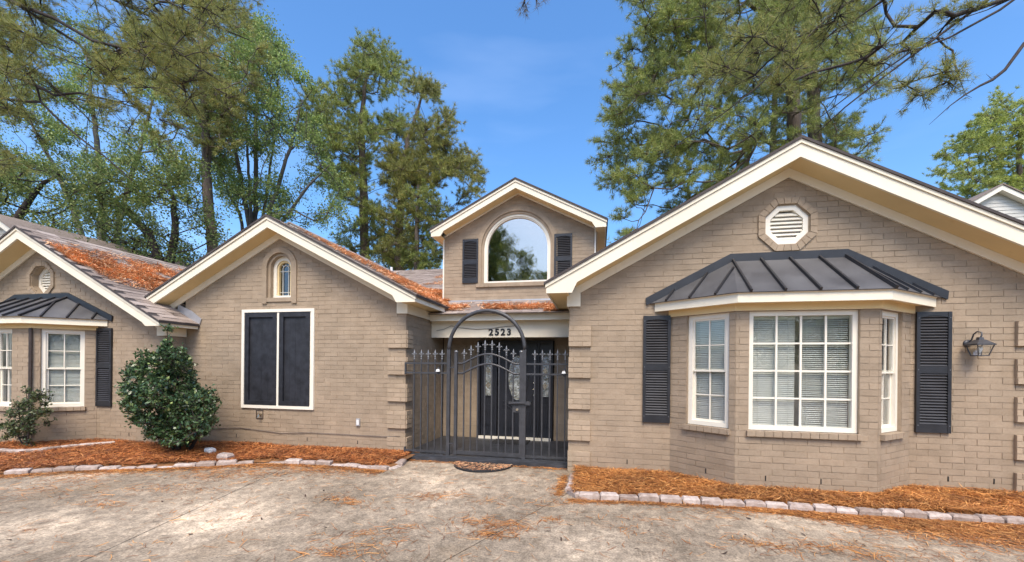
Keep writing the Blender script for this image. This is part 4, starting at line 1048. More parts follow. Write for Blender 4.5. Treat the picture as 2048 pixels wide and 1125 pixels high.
border(Ipath, 'short inner row of stones by the small shrub', .26, .06, .11, zoff=.05)
p = onz(448, 926, .0); v, f = stone_mesh(.20, .13, .13); tag(mkobj('stone_block', fastmesh('stone_block', v, f), MT['stone'], None, (p[0], p[1]+.02, .01)), 'single taller pinkish stone block standing up in the left border', 'stone')
p = onz(420, 906, .05); v, f = stone_mesh(.14, .10, .07); o = tag(mkobj('white_rock', fastmesh('white_rock', v, f), MT['plasticw'], None, (p[0], p[1], .06)), 'small white rock beside the holly bush', 'rock')

# ------------------------------------------------------------------ pine straw
def strands(P, L, W, tilt=.25, droop=.0, ang=None, lift=.004):
    """P (n,3) centres -> bent two-quad strands lying on the surface"""
    n = len(P); a = rng.uniform(0, 2*np.pi, n) if ang is None else ang
    l_ = rng.uniform(L[0], L[1], n)/2; w_ = rng.uniform(W[0], W[1], n)/2
    t = np.stack([np.cos(a), np.sin(a), rng.normal(0, tilt, n)], 1); s_ = np.stack([-np.sin(a), np.cos(a), rng.normal(0, .35, n)], 1)
    bend = np.stack([-np.sin(a), np.cos(a), np.abs(rng.normal(0, .35, n))], 1)*(rng.normal(0, .22, n)*l_)[:, None]
    A = P-t*l_[:, None]; B = P+bend; C_ = P+t*l_[:, None]; w3 = w_[:, None]
    V = np.stack([A-s_*w3*.6, A+s_*w3*.6, B+s_*w3, B-s_*w3, C_+s_*w3*.6, C_-s_*w3*.6], 1)
    V[:, :, 2] += lift
    V = V.reshape(-1, 3); i = np.arange(n)*6
    Fq = np.concatenate([np.stack([i, i+1, i+2, i+3], 1), np.stack([i+3, i+2, i+4, i+5], 1)])
    return V, Fq
def straw(name, P, L, W, mat, label, tilt=.25):
    V, Fq = strands(P, L, W, tilt); o = mkobj(name, fastmesh(name, V, Fq), MT[mat]); return tag(o, label, 'pine straw', kind='stuff')
def in_front(path, x): # y of the border at x (by interpolation)
    P = np.array(path); o_ = np.argsort(P[:, 0]); return np.interp(x, P[o_, 0], P[o_, 1])
def bay_front(x):
    return np.interp(x, [.9, .993, 1.665, 3.2, 3.871, 4.0], [YR, YR, 5.62, 5.62, YR, YR])
n = 52000; x = rng.uniform(-.3, 5.6, n); y0 = in_front(Rpath[2:], x)+.06; y = y0+(bay_front(x)-.01-y0)*rng.uniform(0, 1, n)
z = np.array([zbed(a, c) for a, c in zip(x, y)])+np.abs(rng.normal(0, .018, n))
straw('pine_straw', np.stack([x, y, z], 1), (.05, .17), (.003, .007), 'straw', 'orange pine straw filling the bed below the right bay', .2)
n = 60000; x = rng.uniform(-10.6, -3.05, n); y0 = in_front(Lpath[1:], x)+.05; bk_ = np.where(x > -7.75, YL-.01, YF_-.01); y = y0+(bk_-y0)*rng.uniform(0, 1, n)
z = np.array([zbed(a, c) for a, c in zip(x, y)])+np.abs(rng.normal(0, .016, n))
straw('pine_straw', np.stack([x, y, z], 1), (.04, .13), (.004, .010), 'mulch', 'rust-coloured pine straw mulch in the left bed under the holly', .2)
# scattered on the driveway: thick at the right front, along the borders and in small drifts
pts = []
n = 24000; x = 5.2-3.6*rng.uniform(0, 1, n)**1.3; d_ = rng.exponential(.2, n)*np.clip((x-1.6)/2.2, .10, 1.4); y = in_front(Rpath[2:], x)-.07-d_; pts.append(np.stack([x, y], 1))
n = 1500; x = rng.uniform(-.3, 2.5, n); y = in_front(Rpath[2:], x)-.06-rng.exponential(.035, n); pts.append(np.stack([x, y], 1))
n = 7000; x = rng.uniform(-9.5, -3., n); y = in_front(Lpath[1:], x)-.05-rng.exponential(.09, n)*np.clip(1.25-.35*np.sin(x*1.7), .3, 2); pts.append(np.stack([x, y], 1))
n = 900; y = rng.uniform(4.95, 5.9, n); pts.append(np.stack([-.40-rng.exponential(.03, n), y], 1))
n = 700; x = rng.uniform(-3.2, -.45, n); pts.append(np.stack([x, 6.27-rng.exponential(.03, n)], 1))
for (px, py, k, r) in ((1130, 1005, 200, .16), (1000, 1050, 500, .17), (985, 1070, 350, .12), (970, 1045, 150, .14), (1110, 1040, 120, .1), (870, 995, 220, .15), (860, 992, 120, .12), (690, 1003, 350, .14), (745, 1068, 150, .12), (740, 1095, 200, .18), (820, 1055, 60, .06), (660, 1107, 180, .1), (500, 948, 700, .30), (420, 955, 500, .28), (330, 980, 400, .25), (250, 945, 500, .3), (150, 962, 450, .3), (60, 985, 250, .3), (210, 1010, 200, .15), (1680, 1102, 450, .16), (1520, 1090, 250, .12), (1560, 1095, 120, .2), (1850, 1110, 450, .3), (1960, 1080, 700, .3), (1840, 1060, 700, .3), (1480, 1030, 200, .2), (1300, 1040, 120, .2), (640, 945, 300, .2), (960, 1000, 90, .12), (900, 985, 60, .1), (1240, 1060, 60, .1), (40, 1060, 60, .1)):
    c_ = onz(px, py)[:2]; an = rng.uniform(-.4, .4); k = int(k*.36); g = rng.normal(0, 1, (k, 2))*np.array([r*1.25, r*.5]); rot = np.array([[math.cos(an), -math.sin(an)], [math.sin(an), math.cos(an)]]); pts.append(c_+g @ rot.T)
n = 2600; pts.append(np.stack([rng.uniform(-8, 5, n), rng.uniform(2.2, 6.2, n)], 1))
xy = np.concatenate(pts); lim = np.where(xy[:, 0] < -3.0, in_front(Lpath[1:], xy[:, 0]), np.where(xy[:, 0] > -.42, in_front(Rpath[2:], xy[:, 0]), 6.28)); xy = xy[xy[:, 1] < lim]
straw('fallen_needles', np.concatenate([xy, np.abs(rng.normal(.003, .006, (len(xy), 1)))], 1), (.05, .16), (.0025, .006), 'straw', 'brown fallen pine needles drifted across the concrete driveway', .05)
n = 80; lx = rng.uniform(-7, 4.6, n); ly = rng.uniform(2.6, 5.0, n)
V, Fq = strands(np.stack([lx, ly, np.full(n, .006)], 1), (.03, .06), (.008, .018), .3); tag(mkobj('fallen_leaves', fastmesh('fallen_leaves', V, Fq), plain('dry_leaf', (.07, .04, .025), .8, .5, 9.)), 'small dark dry leaves scattered over the driveway', 'leaves', kind='stuff')
# on the half-round mat
n = 500; x = cx+rx*rng.uniform(-.95, .95, n); y = yb2-.5*np.sqrt(np.clip(1-((x-cx)/rx)**2, 0, 1))*rng.uniform(.02, .95, n)
straw('mat_needles', np.stack([x, y, np.full(n, .026)], 1), (.03, .10), (.003, .006), 'roofstraw', 'pale dry needles lying on the half-round mat', .08)
# on the roofs
n = 46000; y = rng.uniform(5.9, 9.3, n); u = rng.uniform(.35, 2.9, n)
cen = np.interp(y, [5.9, 6.6, 7.6, 9.3], [1.15, 1.45, 1.75, 1.9]); wid = np.interp(y, [5.9, 6.6, 7.6, 9.3], [.35, .75, 1.15, 1.35])
nz_ = np.array([mnoise.noise(Vector((a*2.2, c*2.2, 3.))) for a, c in zip(u, y)])
k_ = (np.abs(u-cen) < wid*(1+.9*nz_)*np.abs(rng.normal(.7, .35, n))) & (nz_+rng.normal(0, .12, n) > -.34) & ((u < 2.45) | (y < 6.55)) & (rng.uniform(0, 1, n) < .85); u, y = u[k_], y[k_]
straw('roof_needles', np.stack([FC+u, y, FZ+.058-FS*u+np.abs(rng.normal(0, .01, len(u)))], 1), (.05, .16), (.008, .015), 'roofstraw', 'orange needles drifted over the left shingle roof', .3)
n = 16000; y = rng.uniform(6.4, 11.5, n); u = 2.83-rng.uniform(0, 2.2, n)**1.15
nz_ = np.array([mnoise.noise(Vector((a*2.5, c*2.5, 9.))) for a, c in zip(u, y)])
k_ = (nz_ > -.05-.12*(u-1.2)) & (y > 6.35+.9*rng.uniform(0, 1, n)*(u < 2.3)); u, y = u[k_], y[k_]
straw('roof_needles', np.stack([LC+u, y, LZ+.058-LS*u+np.abs(rng.normal(0, .012, len(u)))], 1), (.05, .16), (.008, .015), 'roofstraw', 'orange needles caught on the middle wing roof near the dormer', .3)
pts = []
n = 7000; x = rng.uniform(-3.1, -.50, n); y = 7.62+np.abs(rng.normal(0, .16, n))+.35*rng.uniform(0, 1, n); nz_ = np.array([mnoise.noise(Vector((a*2.3, c*3., 1.))) for a, c in zip(x, y)]); pts.append(np.stack([x, y], 1)[(nz_+rng.normal(0, .1, n) > .08-.25*(x > -1.3)-.25*(x < -2.6)) & (y > 7.60)])
n = 9000; x = -3.25-rng.exponential(.55, n); y = rng.uniform(8.3, 9.6, n)+(-3.2-x)*.9; pts.append(np.stack([x, y], 1)[x > -5.5])
n = 4500; x = rng.uniform(-5.6, -3.4, n); y = rng.uniform(10.5, 15, n); nz_ = np.array([mnoise.noise(Vector((a*.8, c*1.2, 5.))) for a, c in zip(x, y)]); pts.append(np.stack([x, y], 1)[nz_ > .12])
n = 900; pts.append(np.stack([rng.uniform(-.95, -.72, n), rng.uniform(7.45, 7.75, n)], 1))
xy = np.concatenate(pts)
straw('roof_needles', np.concatenate([xy, (PZ+.03+PS*(xy[:, 1:2]-PY))+np.abs(rng.normal(0, .015, (len(xy), 1)))], 1), (.05, .16), (.008, .015), 'roofstraw', 'orange needles heaped on the porch roof below the dormer', .3)

# ------------------------------------------------------------------ vegetation
def inpoly(x, y, P):
    c = False; n = len(P)
    for i in range(n):
        x1, y1 = P[i]; x2, y2 = P[i-1]
        if (y1 > y) != (y2 > y) and x < (x2-x1)*(y-y1)/(y2-y1)+x1: c = not c
    return c
def crown_points(poly, D, N, spread, seed, gap=-.12, nscale=.012, minsep=0.):
    r = random.Random(seed); xs = [p[0] for p in poly]; ys = [p[1] for p in poly]; out = []
    tries = 0
    while len(out) < N and tries < N*60:
        tries += 1
        x, y = r.uniform(min(xs), max(xs)), r.uniform(min(ys), max(ys))
        if not inpoly(x, y, poly): continue
        if mnoise.noise(Vector((x*nscale+seed*3.1, y*nscale*1.35, seed))) < gap: continue
        out.append(at(x, y, D+r.gauss(0, spread)))
    return out
def unit(v): return v/(np.linalg.norm(v, axis=-1, keepdims=True)+1e-9)
def grow(trunks, clusters, rise=.25, seed=1, seg=4, wig=.12, rmin=.012, rtw=.006, pw=.42):
    """trunks: list of [(point, radius), ...]; clusters: points. Returns branch MB and cluster directions"""
    r = random.Random(seed); N = []; par = []; isT = []; rad = {}
    mb = MB()
    for tr in trunks:
        P = [np.asarray(p, float) for p, _ in tr]; R_ = [q for _, q in tr]
        pp, rr = [], []
        for i in range(len(P)-1):
            n = max(2, int(np.linalg.norm(P[i+1]-P[i])/.45))
            for k in range(n):
                t = k/n; pp.append(P[i]+(P[i+1]-P[i])*t+np.array([r.gauss(0, .02), r.gauss(0, .02), 0])); rr.append(R_[i]+(R_[i+1]-R_[i])*t)
        pp.append(P[-1]); rr.append(R_[-1])
        mb.tube(pp, rr, 8)
        for p, q in zip(pp, rr): N.append(p); par.append(-1); isT.append(q)
    NT = len(N)
    A = np.array(N); cl = sorted(clusters, key=lambda c: np.min(np.linalg.norm(A[:, :2]-c[:2], axis=1)))
    tips = []; dirs = []
    for c in cl:
        A = np.array(N); v = c-A; d = np.linalg.norm(v, axis=1); dh = np.linalg.norm(v[:, :2], axis=1)
        cost = d+.9*np.abs(v[:, 2]-rise*dh)+np.where(np.arange(len(N)) < NT, .35, 0.)
        i = int(np.argmin(cost)); a = N[i]; L = d[i]; prev = i
        side = np.array([r.gauss(0, 1), r.gauss(0, 1), r.gauss(0, .6)])*wig*L
        n = seg if L > .8 else 2
        for k in range(1, n+1):
            t = k/n; p = a+(c-a)*t+side*math.sin(math.pi*t)*.6+np.array([r.gauss(0, 1), r.gauss(0, 1), r.gauss(0, 1)])*.03*L*(1 if k < n else 0)
            p = p-np.array([0, 0, .10*L*rise*math.sin(math.pi*t)])
            N.append(p); par.append(prev); isT.append(0); prev = len(N)-1
        tips.append(prev); dd = N[prev]-N[par[prev]]; dirs.append(dd/(np.linalg.norm(dd)+1e-9))
    w_ = np.zeros(len(N))
    for t in tips: w_[t] += 1
    for i in range(len(N)-1, NT-1, -1):
        if par[i] >= 0: w_[par[i]] += w_[i]
    for i in range(NT, len(N)):
        q = par[i]; r1 = rmin*max(1, w_[i])**pw; r0 = rmin*max(1, w_[q])**pw if q >= NT else min(isT[q]*.6, r1*1.25)
        mb.tube([N[q], N[i]], [max(r0, r1), r1], 5, False)
    C_ = np.array([N[t] for t in tips]); return mb, C_, np.array(dirs)
def needles(mb, C_, Dr, rc, twigs=7, tufts=5, nn=14, L=.19, W=.017, flat=.45, up=.25, seed=1):
    g = np.random.default_rng(seed); n = len(C_)
    rcs = rc*g.uniform(.65, 1.25, n)
    d = g.normal(0, 1, (n, twigs, 3)); d[:, :, 2] = d[:, :, 2]*flat+up; d = unit(d)+Dr[:, None, :]*.55; d = unit(d)
    ln = rcs[:, None]*g.uniform(.45, 1.1, (n, twigs))
    tip = C_[:, None]+d*ln[..., None]
    for i in range(n):
        for j in range(twigs):
            m_ = C_[i]+(tip[i, j]-C_[i])*.5+np.array([0, 0, -.03*ln[i, j]]); mb.tube([C_[i], m_, tip[i, j]], [.011, .008, .004], 3, False)
    t = g.uniform(.3, 1.02, (n, twigs, tufts)); P = C_[:, None, None]+d[:, :, None]*(ln[..., None]*t)[..., None]+g.normal(0, .035, (n, twigs, tufts, 3))
    ax = unit(d[:, :, None, :]+np.array([0, 0, .35])+g.normal(0, .25, P.shape)); P = P.reshape(-1, 3); ax = ax.reshape(-1, 3); m = len(P)
    nd = unit(ax[:, None]*.75+g.normal(0, .62, (m, nn, 3))); Ls = (L*g.uniform(.7, 1.2, (m, nn)))[..., None]
    s_ = unit(np.cross(nd, g.normal(0, 1, (m, nn, 3))))*W/2
    B = P[:, None]+nd*.012
    V = np.stack([B-s_, B+s_, B+nd*Ls], 2).reshape(-1, 3)
    return V, np.arange(len(V)).reshape(-1, 3)
def leaves(mb, C_, Dr, rc, twigs=6, per=30, L=.09, W=.055, flat=.7, up=.15, seed=1, droop=.0):
    g = np.random.default_rng(seed); n = len(C_); rcs = rc*g.uniform(.6, 1.25, n)
    d = g.normal(0, 1, (n, twigs, 3)); d[:, :, 2] = d[:, :, 2]*flat+up; d = unit(unit(d)+Dr[:, None]*.4); ln = rcs[:, None]*g.uniform(.5, 1.1, (n, twigs)); tip = C_[:, None]+d*ln[..., None]
    if mb is not None:
        for i in range(n):
            for j in range(twigs): mb.tube([C_[i], tip[i, j]], [.007, .003], 3, False)
    t = g.uniform(.15, 1.05, (n, twigs, per)); P = C_[:, None, None]+d[:, :, None]*(ln[..., None]*t)[..., None]+g.normal(0, 1, (n, twigs, per, 3))*(rcs*.16)[:, None, None, None]
    P = P.reshape(-1, 3); m = len(P)
    a = unit(g.normal(0, 1, (m, 3))+np.array([0, 0, -droop])); s_ = unit(np.cross(a, unit(g.normal(0, .8, (m, 3))+np.array([0, 0, 1.1]))))
    Ls = (L*g.uniform(.6, 1.25, m))[:, None]; Ws = (W*g.uniform(.6, 1.2, m))[:, None]
    nr = np.cross(s_, a)
    V = np.stack([P, P+a*Ls*.5+s_*Ws*.5+nr*Ws*.15, P+a*Ls, P+a*Ls*.5-s_*Ws*.5+nr*Ws*.15], 1).reshape(-1, 3)
    return V, np.arange(len(V)).reshape(-1, 4)
def tree(name, label, cat, trunks, clusters, kind, mat, bark, group=None, rise=.25, seed=1, wig=.12, rmin=.012, extra=None, **kw):
    base = trunks[0][0][0]; root = empty(name, base, label, cat, group)
    mb, C_, Dr = grow(trunks, clusters, rise, seed, wig=wig, rmin=rmin)
    if extra: extra(mb)
    V, Fc = (needles if kind == 'pine' else leaves)(mb, C_, Dr, seed=seed, **kw)
    mb.build('trunk', bark, root, True)
    b_ = origin_of(root); mkobj('crown', fastmesh('crown', V-b_, Fc), MT[mat], root, b_)
    return root
def trunk(pix, D, radii, ground=True):
    P = [at(x, y, D) for x, y in pix]
    if ground: P = [np.array([P[0][0], P[0][1], -.05])]+P; radii = [radii[0]*1.25]+list(radii)
    return list(zip(P, radii))
G = 'pines behind the house'
# the two tall pines left of the dormer, and the slim one beside it
tree('pine_tree', 'tall pine left of the dormer with a rounded olive crown', 'tree', [trunk([(730, 560), (728, 400), (722, 250), (738, 110)], 27, [.30, .26, .18, .05])],
     crown_points([(650, 175), (690, 88), (735, 92), (785, 108), (800, 160), (812, 260), (810, 350), (790, 410), (740, 440), (690, 400), (640, 370), (612, 310), (600, 240), (620, 190)], 27, 230, 1.9, 3, -.16)
     + crown_points([(690, 460), (760, 440), (800, 500), (790, 545), (690, 535), (670, 490)], 27, 42, 1.2, 4, -.3), 'pine', 'needleB', 'bark', G, .45, 3, rc=1.0, twigs=8, tufts=6, nn=14, L=.23, W=.020)
tree('pine_tree', 'pine nearest the dormer, its crown leaning right', 'tree', [trunk([(797, 560), (800, 420), (815, 280), (850, 175)], 24.5, [.26, .22, .14, .04])],
     crown_points([(815, 165), (855, 168), (880, 205), (905, 280), (935, 300), (962, 340), (965, 365), (920, 410), (870, 430), (820, 430), (780, 400), (770, 320), (800, 260), (805, 200)], 24.5, 190, 1.6, 6, -.18)
     + crown_points([(770, 440), (840, 410), (885, 430), (885, 545), (790, 540), (760, 500)], 24.5, 60, 1.2, 7, -.2), 'pine', 'needleA', 'bark', G, .4, 5, rc=.95, twigs=8, tufts=6, nn=14, L=.22, W=.019)
tree('pine_tree', 'slim young pine just left of the dormer wall', 'tree', [trunk([(832, 560), (834, 450), (836, 370)], 22, [.14, .11, .03])],
     crown_points([(815, 385), (850, 370), (878, 420), (884, 540), (808, 540), (805, 450)], 22, 38, .8, 9, -.15), 'pine', 'needleB', 'bark', G, .3, 7, rc=.7, twigs=6, tufts=5, nn=13, L=.2, W=.024)
# pine with the bare straight trunk at the left
tree('pine_tree', 'pine with a straight bare trunk left of the middle gable', 'tree', [trunk([(427, 520), (415, 400), (412, 260), (405, 100), (400, -40)], 19, [.24, .22, .18, .12, .06])],
     crown_points([(300, 160), (330, 60), (420, 10), (480, 20), (520, 110), (500, 190), (470, 250), (440, 330), (400, 370), (350, 340), (320, 290), (300, 230)], 19, 130, 1.6, 11, -.12), 'pine', 'needleA', 'bark', G, .35, 9, rc=.8, twigs=7, tufts=5, nn=13, L=.2, W=.02)
# multi-stemmed broadleaf
st = [trunk([(505, 540), (497, 440), (470, 300), (440, 140)], 22, [.16, .13, .09, .03]), trunk([(512, 540), (510, 400), (512, 250), (520, 90)], 22.4, [.17, .13, .09, .03]), trunk([(522, 540), (540, 420), (580, 300), (605, 200)], 21.6, [.16, .12, .08, .03]), trunk([(528, 540), (560, 450), (620, 370), (660, 330)], 21, [.13, .10, .06, .02]), trunk([(500, 540), (480, 430), (430, 330), (400, 250)], 22.3, [.11, .08, .05, .02]), trunk([(516, 540), (528, 420), (548, 280), (560, 150)], 22.6, [.11, .08, .05, .02]), trunk([(508, 540), (500, 400), (492, 240), (486, 120)], 21.8, [.11, .08, .05, .02])]
tree('broadleaf_tree', 'multi-stemmed airy green tree behind the middle gable', 'tree', st,
     crown_points([(430, 110), (470, 60), (520, 42), (570, 100), (610, 130), (640, 220), (650, 330), (690, 380), (700, 440), (620, 450), (540, 440), (470, 430), (420, 350), (400, 220)], 22, 290, 1.7, 13, -.22), 'leaf', 'leafA', 'barkg', 'trees behind the house', .9, 11, rc=.85, twigs=7, per=28, L=.105, W=.075)
tree('broadleaf_tree', 'tall airy pale green tree behind the near pine at upper left', 'tree', [trunk([(200, 560), (205, 400), (190, 250), (170, 90)], 25, [.22, .18, .12, .03]), trunk([(215, 560), (250, 400), (290, 260), (320, 140)], 25.4, [.18, .14, .09, .03]), trunk([(190, 560), (140, 400), (80, 280), (20, 160)], 24.6, [.18, .14, .09, .03])],
     crown_points([(-70, 70), (60, 20), (200, 0), (330, 40), (410, 160), (400, 300), (320, 350), (150, 350), (-70, 350)], 25, 250, 1.8, 67, -.05), 'leaf', 'leafA', 'barkg', 'trees behind the house', .8, 69, rc=.95, twigs=7, per=24, L=.13, W=.09)
# dense dark broadleaf trees low at the left
tree('broadleaf_tree', 'dense dark tree above the left shingle roof with slanting limbs', 'tree', [trunk([(330, 560), (300, 470), (250, 420), (180, 370)], 17, [.20, .16, .10, .03]), trunk([(335, 560), (350, 470), (345, 400), (330, 320)], 17.3, [.18, .14, .09, .03])],
     crown_points([(120, 360), (220, 320), (330, 300), (420, 340), (440, 430), (420, 520), (360, 540), (250, 510), (150, 470)], 17, 150, 1.6, 17, -.25), 'leaf', 'leafB', 'barkd', 'trees behind the house', .3, 13, rc=.75, twigs=7, per=19, L=.105, W=.07)
tree('broadleaf_tree', 'dark tree over the left gable at the picture edge', 'tree', [trunk([(20, 560), (30, 450), (70, 380), (130, 340)], 18, [.20, .16, .10, .03]), trunk([(15, 560), (-20, 450), (-60, 340)], 18.3, [.18, .14, .04])],
     crown_points([(-100, 330), (0, 300), (100, 330), (190, 370), (220, 450), (180, 490), (60, 470), (-100, 450)], 18, 120, 1.6, 19, -.25), 'leaf', 'leafB', 'barkd', 'trees behind the house', .3, 15, rc=.75, twigs=7, per=19, L=.105, W=.07)
LIMBS = [([(-330, -330), (-120, -110), (11, 0), (108, 37), (187, 82), (269, 101), (336, 149), (372, 185)], .060, -.5), ([(-330, -300), (-120, -110), (22, 0), (157, 90), (224, 164), (286, 219)], .050, .2),
    ([(-330, -60), (-140, 60), (0, 138), (63, 168), (108, 190), (160, 187), (231, 203), (270, 215)], .060, .5), ([(-330, 150), (-120, 175), (0, 194), (37, 203), (78, 203), (146, 265), (205, 310), (265, 362)], .050, -.2),
    ([(-330, -480), (0, -150), (224, 0), (336, 48), (411, 101), (467, 127)], .050, .8), ([(-330, -520), (60, -160), (329, 0), (392, 37), (497, 80)], .045, .3), ([(-330, 20), (-100, 90), (0, 108), (80, 150), (150, 210), (190, 250), (270, 300)], .035, 1.0)]
# near pine reaching in from the left
tree('pine_tree', 'near pine reaching in from the upper left with long drooping branches', 'tree', [trunk([(-330, 700), (-340, 300), (-330, -100), (-320, -500)], 11, [.26, .24, .20, .12])]+[[(at(x, y, 11+dd), rr*(1-.85*i/len(pp))) for i, (x, y) in enumerate(pp)] for pp, rr, dd in LIMBS],
     crown_points([(-80, -80), (500, -60), (512, 5), (470, 85), (420, 60), (430, 110), (400, 170), (370, 220), (310, 200), (270, 190), (320, 260), (280, 290), (230, 220), (120, 200), (60, 240), (110, 310), (20, 330), (-80, 330)], 11, 230, 1.0, 23, -.22, .010), 'pine', 'needleA', 'barkd', 'near pines framing the view', -.30, 17, wig=.05, rmin=.008, rc=.60, twigs=7, tufts=5, nn=14, L=.15, W=.009)
# big pines behind the right gable
tree('pine_tree', 'large pine behind the right gable spreading left over the roof', 'tree', [trunk([(1592, 560), (1590, 300), (1580, 100), (1572, -160)], 17, [.30, .26, .22, .14])],
     crown_points([(1262, -40), (1255, 40), (1245, 110), (1228, 190), (1213, 240), (1208, 300), (1218, 360), (1240, 385), (1245, 450), (1270, 470), (1400, 400), (1560, 300), (1600, 290), (1620, 100), (1620, -40)], 17, 370, 1.6, 29, -.30), 'pine', 'needleB', 'bark', G, .12, 19, rc=.85, twigs=8, tufts=6, nn=14, L=.21, W=.015)
tree('pine_tree', 'pine with a pale trunk behind the peak of the right gable', 'tree', [trunk([(1640, 560), (1630, 300), (1622, 100), (1615, -160)], 19.5, [.30, .27, .23, .14]), trunk([(1548, 560), (1545, 300), (1555, 120), (1600, -100)], 20, [.16, .14, .11, .05])],
     crown_points([(1540, -40), (1560, 150), (1600, 290), (1700, 330), (1760, 318), (1772, 290), (1735, 250), (1770, 190), (1740, 120), (1760, -40)], 19.5, 150, 1.4, 31, -.16), 'pine', 'needleB', 'bark', G, .12, 21, rc=.8, twigs=8, tufts=5, nn=14, L=.21, W=.015)
# near pine at the upper right, with the bare dead branch
def dead(mb):
    P = [at(x, y, 9) for x, y in ((2330, -60), (2180, 20), (2048, 88), (2010, 140), (1985, 160), (1960, 172), (1930, 190), (1900, 212), (1858, 250))]
    mb.tube(P, [.07, .055, .040, .034, .030, .022, .016, .010, .003], 6)
    for a, c_ in (((1985, 160), (1972, 148)), ((2000, 148), (1976, 158)), ((1930, 190), (1944, 196)), ((1900, 212), (1893, 222))): mb.tube([at(*a, 9), at(*c_, 9)], [.007, .002], 4)
    for path, rr in ((((2330, -420), (2120, -130), (1990, -10), (1880, 70), (1760, 160), (1690, 215), (1630, 270)), .042), (((2330, -300), (2150, -90), (2000, 20), (1900, 75), (1820, 105), (1700, 190), (1640, 235)), .036), (((2330, -520), (1980, -170), (1730, -10), (1690, 10), (1650, 40), (1580, 110), (1520, 170), (1450, 225), (1360, 285)), .040)):
        k = len(path); mb.tube([at(*p, 9.5) for p in path], [rr*(1-i/k*.9) for i in range(k)], 6)
tree('pine_tree', 'near pine reaching in from the upper right with one bare dead branch', 'tree', [trunk([(2330, 700), (2340, 300), (2330, -100), (2320, -560)], 9.3, [.26, .24, .20, .12])],
     crown_points([(1480, -40), (2010, -40), (1985, 12), (1900, 50), (1850, 100), (1800, 110), (1720, 180), (1640, 250), (1600, 200), (1500, 170), (1400, 190), (1340, 150), (1420, 80)], 9.3, 62, .7, 37, .02, .012)
     + crown_points([(1800, 170), (1870, 130), (1955, 125), (1950, 150), (1900, 175), (1830, 200), (1790, 215)], 9.3, 9, .4, 38, -.5), 'pine', 'needleA', 'barkd', 'near pines framing the view', -.25, 23, wig=.05, rmin=.008, rc=.48, twigs=7, tufts=5, nn=13, L=.15, W=.008, extra=dead)
# bright green pine at the right edge
tree('pine_tree', 'bright green rounded pine at the right edge beyond the neighbour roof', 'tree', [trunk([(2040, 600), (2042, 420), (2038, 300), (2050, 210)], 30, [.24, .2, .14, .04])],
     crown_points([(1872, 345), (1890, 305), (1930, 265), (1962, 238), (2000, 203), (2048, 186), (2120, 205), (2140, 420), (1960, 430), (1925, 392), (1880, 378)], 30, 210, 1.6, 41, -.25), 'pine', 'needleD', 'bark', G, .35, 25, rc=.95, twigs=7, tufts=6, nn=12, L=.24, W=.034)
# tree across the street, mirrored in the dormer window
tree('broadleaf_tree', 'street tree opposite the house, seen mirrored in the dormer window', 'tree', [[(np.array([-10., -20., 0]), .3), (np.array([-10., -20., 5]), .24), (np.array([-10.2, -20., 12]), .06)]],
     [np.array([-10.2+r_*math.cos(a_), -20+r_*math.sin(a_), z_]) for r_, a_, z_ in [(random.uniform(0, 1)**.6*np.interp(q, [4, 8, 11, 14.8], [2.5, 6.6, 4.4, .5]), random.uniform(0, 6.28), q) for q in np.linspace(4, 14.8, 240)]], 'leaf', 'leafB', 'barkd', None, .5, 27, rc=1.0, twigs=6, per=24, L=.22, W=.16)

# overhead pine beside the camera: one twig hangs into the top of the picture
tw = at(1058, -26, 7.5)
tree('pine_tree', 'overhead pine whose single needle twig hangs into the top of the sky', 'tree', [[(np.array([2.2, -3., 0.]), .24), (np.array([2.2, -3., 6.]), .2), (np.array([2.1, -2.9, 12.]), .1)], [(np.array([2.2, -2.9, 7.4]), .07), (np.array([.8, 1.5, 9.2]), .045), (tw+np.array([.1, -.6, .25]), .02), (tw, .008)]],
     [at(1048, 4, 7.5), at(1075, -8, 7.5), at(1062, -30, 7.4), at(1090, -40, 7.3)], 'pine', 'needleC', 'barkd', 'near pines framing the view', -.2, 61, rc=.20, twigs=4, tufts=3, nn=14, L=.13, W=.006)
# wooded far side of the street, mirrored in the windows
g_ = np.random.default_rng(77); n = 900
C_ = np.stack([g_.uniform(-40, 45, n), g_.uniform(-40, -33, n), g_.uniform(.5, 1, n)**.6*g_.uniform(.3, 1, n)*9], 1)
V, Fc = leaves(None, C_, np.zeros((n, 3)), 1.7, 4, 14, .5, .35, seed=78); tag(mkobj('far_wood', fastmesh('far_wood', V, Fc), MT['leafB']), 'line of trees across the street mirrored in the bay windows', 'trees', kind='stuff')

# holly bush and shrub
hp = onz(362, 902, .06)
HD = float((hp-CC)@CF)
hol = crown_points([(262, 728), (290, 704), (335, 696), (368, 704), (386, 725), (384, 765), (405, 782), (430, 795), (436, 825), (415, 855), (378, 893), (335, 893), (300, 870), (265, 845), (253, 825), (250, 790), (255, 745)], HD-.15, 310, .28, 51, -.9)
hol += [at(331+random.uniform(-4, 4), y, HD-.1) for y in (662, 682)]
tree('holly_bush', 'large glossy dark green holly bush against the middle brick wall', 'bush', [[(hp, .04), (hp+np.array([0, 0, .5]), .03), (hp+np.array([-.1, 0, 1.1]), .012)], [(hp+np.array([.12, .05, 0]), .03), (hp+np.array([.3, 0, .5]), .02), (hp+np.array([.4, 0, .8]), .01)], [(hp+np.array([-.15, 0, 0]), .03), (hp+np.array([-.35, 0, .5]), .02), (hp+np.array([-.5, 0, .9]), .01)]],
     hol, 'leaf', 'leafH', 'barkd', None, .5, 53, rmin=.004, rc=.125, twigs=6, per=9, L=.062, W=.038)
sp_ = onz(52, 893, .06); SD = float((sp_-CC)@CF)
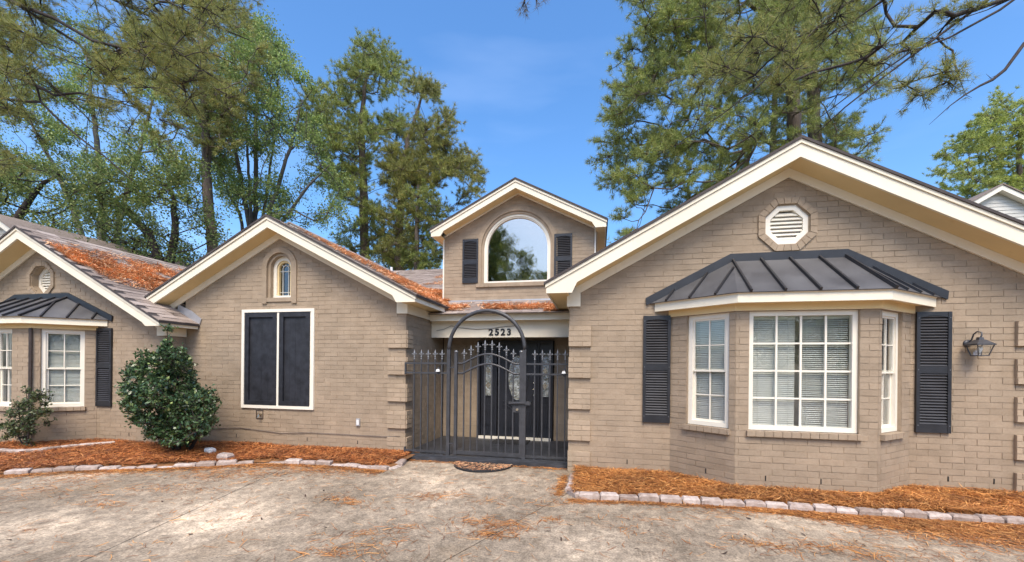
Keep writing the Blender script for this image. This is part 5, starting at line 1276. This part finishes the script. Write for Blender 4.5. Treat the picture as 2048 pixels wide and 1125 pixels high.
tree('small_shrub', 'sparse small shrub under the left bay window', 'bush', [[(sp_, .018), (sp_+np.array([.05, 0, .4]), .010), (sp_+np.array([.1, 0, .7]), .005)], [(sp_+np.array([-.05, 0, 0]), .014), (sp_+np.array([-.2, 0, .3]), .008), (sp_+np.array([-.28, 0, .5]), .004)]],
     crown_points([(62, 765), (90, 790), (110, 830), (112, 850), (70, 850), (60, 885), (15, 885), (0, 860), (10, 835), (40, 805)], SD, 48, .15, 55, -.3), 'leaf', 'leafS', 'barkd', None, .5, 57, rmin=.003, rc=.13, twigs=5, per=9, L=.05, W=.030)

# ------------------------------------------------------------------ neighbouring houses
def neighbour(D, ax_, ay_, slope, half, label, back):
    p = at(ax_, ay_, D); r = empty('neighbour_house', (p[0], p[1], 0), label, 'house'); z = float(p[2])
    m = MB((p[0], p[1], 0)); m.prism([(-half, 0), (half, 0), (half, z-.05-slope*half), (0, z-.05), (-half, z-.05-slope*half)], -.1, 0); m.build('wall', 'siding', r)
    v = .15; i = 0
    while v < z-.2:
        h = min(half, (z-.12-v)/slope)
        if True:
            q = MB((p[0], p[1], 0)); q.add([q.L(-h, v, .022), q.L(h, v, .022), q.L(h, v+.15, .004), q.L(-h, v+.15, .004), q.L(-h, v, .0), q.L(h, v, .0)], [(0, 1, 2, 3), (0, 4, 5, 1)]); q.build('siding_board', 'siding', r)
        v += .15
    for sg in (-1, 1):
        q = MB((p[0], p[1], 0), (sg, 0, 0)); q.prism([(0, z), (half+.35, z-slope*(half+.35)), (half+.35, z-.2-slope*(half+.35)), (0, z-.2)], .03, .28); q.build('rake_board', 'white', r)
        q = MB((p[0], p[1], 0), (sg, 0, 0)); q.prism([(0, z+.01), (half+.4, z+.01-slope*(half+.4)), (half+.4, z+.06-slope*(half+.4)), (0, z+.06)], -back, .32); q.build('roof', 'shingle', r)
neighbour(17, 1992, 376, .62, 3.2, 'pale sided neighbour gable past the right roof edge', 9)
neighbour(13.6, 6, 434, .60, 3.4, 'grey neighbour gable peeking over the left roof', 9)
